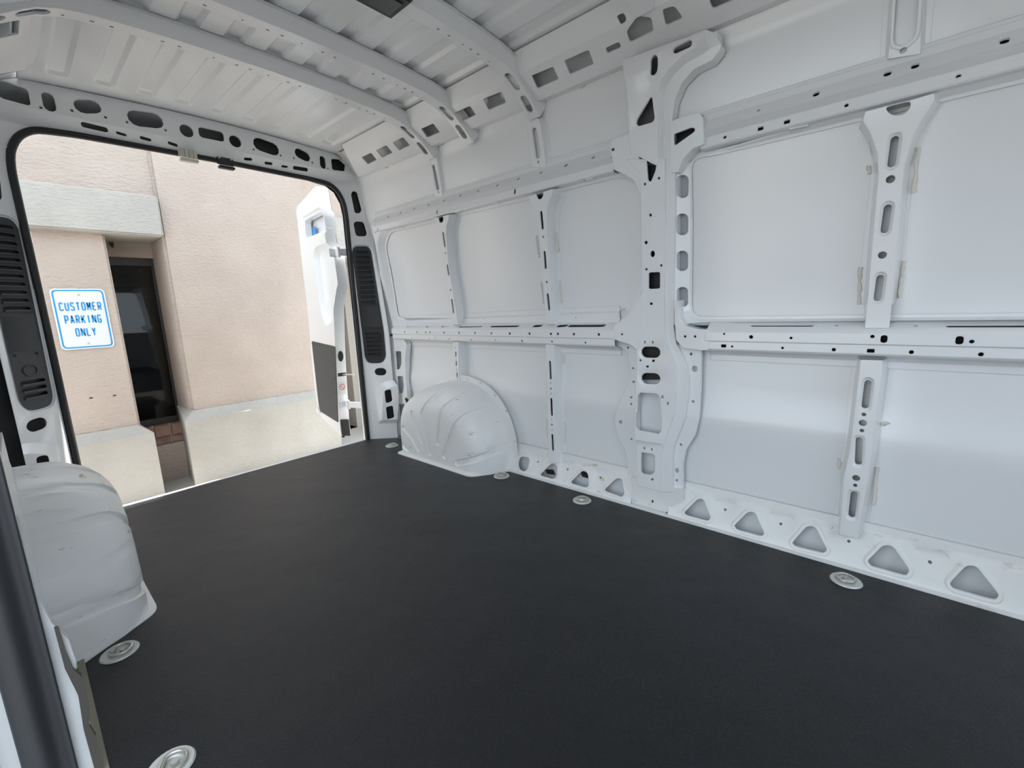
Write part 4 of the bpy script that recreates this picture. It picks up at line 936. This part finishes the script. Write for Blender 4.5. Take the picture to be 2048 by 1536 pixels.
# room behind the glass
rm = bx('wall_office', None, ROOMW, (-2.5, YW+3.6, -.6), (3.0, YW+3.7, 3)); tag(rm, 'dim office wall seen through the dark window', 'office wall', 'structure')
bx('office_ceiling', rm, ROOMW, (-2.5, YW+.2, 2.2), (3, YW+3.6, 2.3)); bx('office_floor', rm, DARKWD, (-2.5, YW+.2, -.62), (3, YW+3.6, -.57)); bx('side_wall', rm, DARKWD, (-1.6, YW+.2, -.6), (-1.5, YW+3.6, 2.2)); bx('side_wall', rm, ROOMW, (2.0, YW+.2, -.6), (2.1, YW+3.6, 2.2))
def opanel(x, w, z0, z1, label, name, cat):
    t = empty(name, (x, YW+3.58, z0)); bx('leaf', t, DARKWD, (-w/2, -.03, 0), (w/2, .01, z1-z0), .005); bx('jamb', t, DARKF, (-w/2-.04, -.02, 0), (-w/2, .01, z1-z0+.04)); bx('jamb', t, DARKF, (w/2, -.02, 0), (w/2+.04, .01, z1-z0+.04)); tag(t, label, cat)
opanel(.42, .75, -.55, 1.45, 'dark wooden office door seen through the window', 'office_door', 'door')
p_ = empty('wall_picture', (-.02, YW+3.57, .95)); bx('frame', p_, DARKF, (-.16, -.02, -.28), (.16, .0, .28), .004); bx('print', p_, ROOMW, (-.12, -.024, -.24), (.12, -.019, .24)); tag(p_, 'dark framed picture on the office wall behind the glass', 'picture')
# desk and chair near the window
dk = empty('desk', (0, YW+1.0, -.57)); bx('top', dk, DARKWD, (-.3, -.2, .68), (1.1, .4, .72), .005); bx('leg', dk, DARKF, (1.0, -.15, 0), (1.05, .35, .68)); bx('leg', dk, DARKF, (.55, -.15, 0), (.60, .35, .68)); tag(dk, 'dark desk behind the office window', 'desk')
chr_ = empty('office_chair', (-.10, YW+.75, -.57))
bmc = bmesh.new(); box_bm(bmc, (0, 0, .47), (.48, .46, .08), None, .03); bmobj('seat', bmc, CHAIRM, chr_)
bk_ = sheet('backrest', chr_, CHAIRM, rnd([(-.24, .55), (.24, .55), (.25, .85), (.20, 1.08), (.0, 1.14), (-.20, 1.08), (-.25, .85)], .08), lambda u, v, h: (u, -.22-h-.10*(u/.25)**2*-1, v), (), [(rnd([(-.20, .6), (.20, .6), (.20, 1.0), (0, 1.08), (-.20, 1.0)], .06), -.02, .03)], rim=.05, cu=np.linspace(-.24, .24, 9))
tube('gas_lift', chr_, STEEL, [(0, 0, .08), (0, 0, .44)], .025, 10)
for q in range(5): tube('base_leg', chr_, DARKF, [(0, 0, .09), (.30*math.cos(q*1.2566), .30*math.sin(q*1.2566), .06)], .018, 6)
for sg in (-1, 1): tube('armrest', chr_, DARKF, [(sg*.22, .05, .47), (sg*.28, .05, .55), (sg*.28, .02, .70), (sg*.28, -.14, .70)], .016, 6)
tag(chr_, 'black swivel office chair behind the window glass', 'office chair')
# screw holes and a small camera-like fitting on the recess
for (px, py) in ((235, 466), ):
    pass
fit = empty('wall_fitting', tuple(hit(223, 488, lambda P: P[1]-(YP+.41)))); box('base', fit, DARKF, (0, 0, 0), (.03, .02, .03), None, .005); tube('nozzle', fit, DARKF, [(0, -.01, -.01), (0, -.03, -.03)], .009, 8); tag(fit, 'small dark fitting on the recess soffit above the window', 'fitting')
for (px, py, y) in ((182, 796, YP), (229, 791, YP), (474, 878, YB-.085), (475, 869, YB-.085)):
    q = hit(px, py, lambda P: P[1]-y+.001); bm = bmesh.new(); r_ = bmesh.ops.create_uvsphere(bm, u_segments=8, v_segments=5, radius=.008)['verts']
    for v_ in r_: v_.co = Vector((v_.co.x*1.5, v_.co.y*.35, v_.co.z*.8))+Vector(q)
    bmobj('anchor_hole', bm, DARKF if y == YP else MORTAR, b2 if y == YP else b1)
# ------------------------------------------------------------------ parking sign
sf = Frame((0, YP-.008, 0), (1, 0, 0), (0, 0, 1))
sc_c = np.mean(sf.px([(97, 578), (208, 578), (122, 700), (231, 693)]), 0)
sg_ = empty('parking_sign', (sc_c[0], YP-.008, sc_c[1]))
sm = lambda u, v, h: (u, -h, v)
Wd, Hd = .305, .457
prism('plate', sg_, SIGNW, rnd(rect((0, 0), Wd, Hd), .035, 5), sm, -.004, .002)
bo = rnd(rect((0, 0), Wd-.018, Hd-.018), .03, 5); bi = rnd(rect((0, 0), Wd-.038, Hd-.038), .022, 5)
sheet('border', sg_, SIGNB, bo, lambda u, v, h: (u, -.0028-h, v), [bi], rim=.001, lip=.001)
for z in (.185, -.185):
    bm = bmesh.new(); r_ = bmesh.ops.create_uvsphere(bm, u_segments=12, v_segments=6, radius=.010)['verts']
    for v_ in r_: v_.co = Vector((v_.co.x, v_.co.y*.5-.003, v_.co.z+z))
    bmobj('bolt', bm, STEEL, sg_)
# stroke lettering, highway style
ST = {'C': [[(1, .82), (.82, 1), (.18, 1), (0, .82), (0, .18), (.18, 0), (.82, 0), (1, .18)]], 'U': [[(0, 1), (0, .18), (.18, 0), (.82, 0), (1, .18), (1, 1)]], 'S': [[(1, .82), (.82, 1), (.18, 1), (0, .84), (0, .68), (.18, .54), (.82, .46), (1, .32), (1, .16), (.82, 0), (.18, 0), (0, .18)]], 'T': [[(0, 1), (1, 1)], [(.5, 1), (.5, 0)]], 'O': [[(.18, 0), (.82, 0), (1, .18), (1, .82), (.82, 1), (.18, 1), (0, .82), (0, .18), (.18, 0)]],
      'M': [[(0, 0), (0, 1), (.5, .35), (1, 1), (1, 0)]], 'E': [[(1, 1), (0, 1), (0, 0), (1, 0)], [(0, .52), (.8, .52)]], 'R': [[(0, 0), (0, 1), (.8, 1), (1, .86), (1, .62), (.8, .48), (0, .48)], [(.5, .48), (1, 0)]], 'P': [[(0, 0), (0, 1), (.8, 1), (1, .86), (1, .58), (.8, .44), (0, .44)]], 'A': [[(0, 0), (.5, 1), (1, 0)], [(.2, .34), (.8, .34)]], 'K': [[(0, 0), (0, 1)], [(1, 1), (0, .38)], [(.3, .58), (1, 0)]], 'I': [[(.5, 0), (.5, 1)]], 'N': [[(0, 0), (0, 1), (1, 0), (1, 1)]], 'G': [[(1, .82), (.82, 1), (.18, 1), (0, .82), (0, .18), (.18, 0), (.82, 0), (1, .18), (1, .48), (.55, .48)]], 'L': [[(0, 1), (0, 0), (1, 0)]], 'Y': [[(0, 1), (.5, .5), (1, 1)], [(.5, .5), (.5, 0)]]}
def letter(ch, x, z, w, h, th):
    bm = bmesh.new(); hw = th/2
    for stx in ST[ch]:
        pts = [np.array([x+a*w, z+b*h]) for a, b in stx]
        for a, b in zip(pts[:-1], pts[1:]):
            d = (b-a)/np.linalg.norm(b-a); n = np.array([-d[1], d[0]])*hw
            bm.faces.new([bm.verts.new((q[0], -.0032, q[1])) for q in (a-n, b-n, b+n, a+n)])
        for p in pts[1:-1]: bm.faces.new([bm.verts.new((p[0]+hw*math.cos(t), -.00325, p[1]+hw*math.sin(t))) for t in np.linspace(0, 2*math.pi, 9)[:-1]])
    return bmobj('letter', bm, SIGNB, sg_, 0)
for txt, z, wtot in (('CUSTOMER', .067, .235), ('PARKING', -.030, .205), ('ONLY', -.128, .115)):
    n = len(txt); gap = .0085; adv = (wtot-gap*(n-1))/n; x = -wtot/2
    for ch in txt:
        letter(ch, x+.003, z, adv-.006 if ch != 'I' else adv-.006, .056, .0088); x += adv+gap
tag(sg_, 'white and blue customer parking only sign on the stucco pier', 'sign')

# dark foam blocks behind the kick panel and a cable clip behind the far wheel arch
for pts, o in (([(410, 945), (490, 945), (500, 1000), (420, 990)], oD), ([(795, 955), (905, 970), (915, 1045), (800, 1015)], oD)):
    prism('foam_block', wr, PLASTIC, KP(pts, o), lambda u, v, h: (.992-h, u, v), -.006, .004)
cc = empty('cable_clip', (.955, -.40, .33))
q = Frame((.955, 0, 0), (0, 1, 0), (0, 0, 1)).px([(822, 812)])[0]; cc.location = (.955, q[0], q[1])
tube('cable', cc, RUBBER, [(0, .05, .05), (-.01, .02, .02), (.0, -.01, .015), (-.01, -.04, -.05)], .012, 8); box('clip', cc, PLASTIC, (0, .0, .0), (.03, .05, .04), None, .006); box('plug', cc, PLASTIC, (-.01, .035, -.03), (.025, .03, .05), None, .005)
tag(cc, 'black cable clip behind the far wheel arch', 'cable clip')
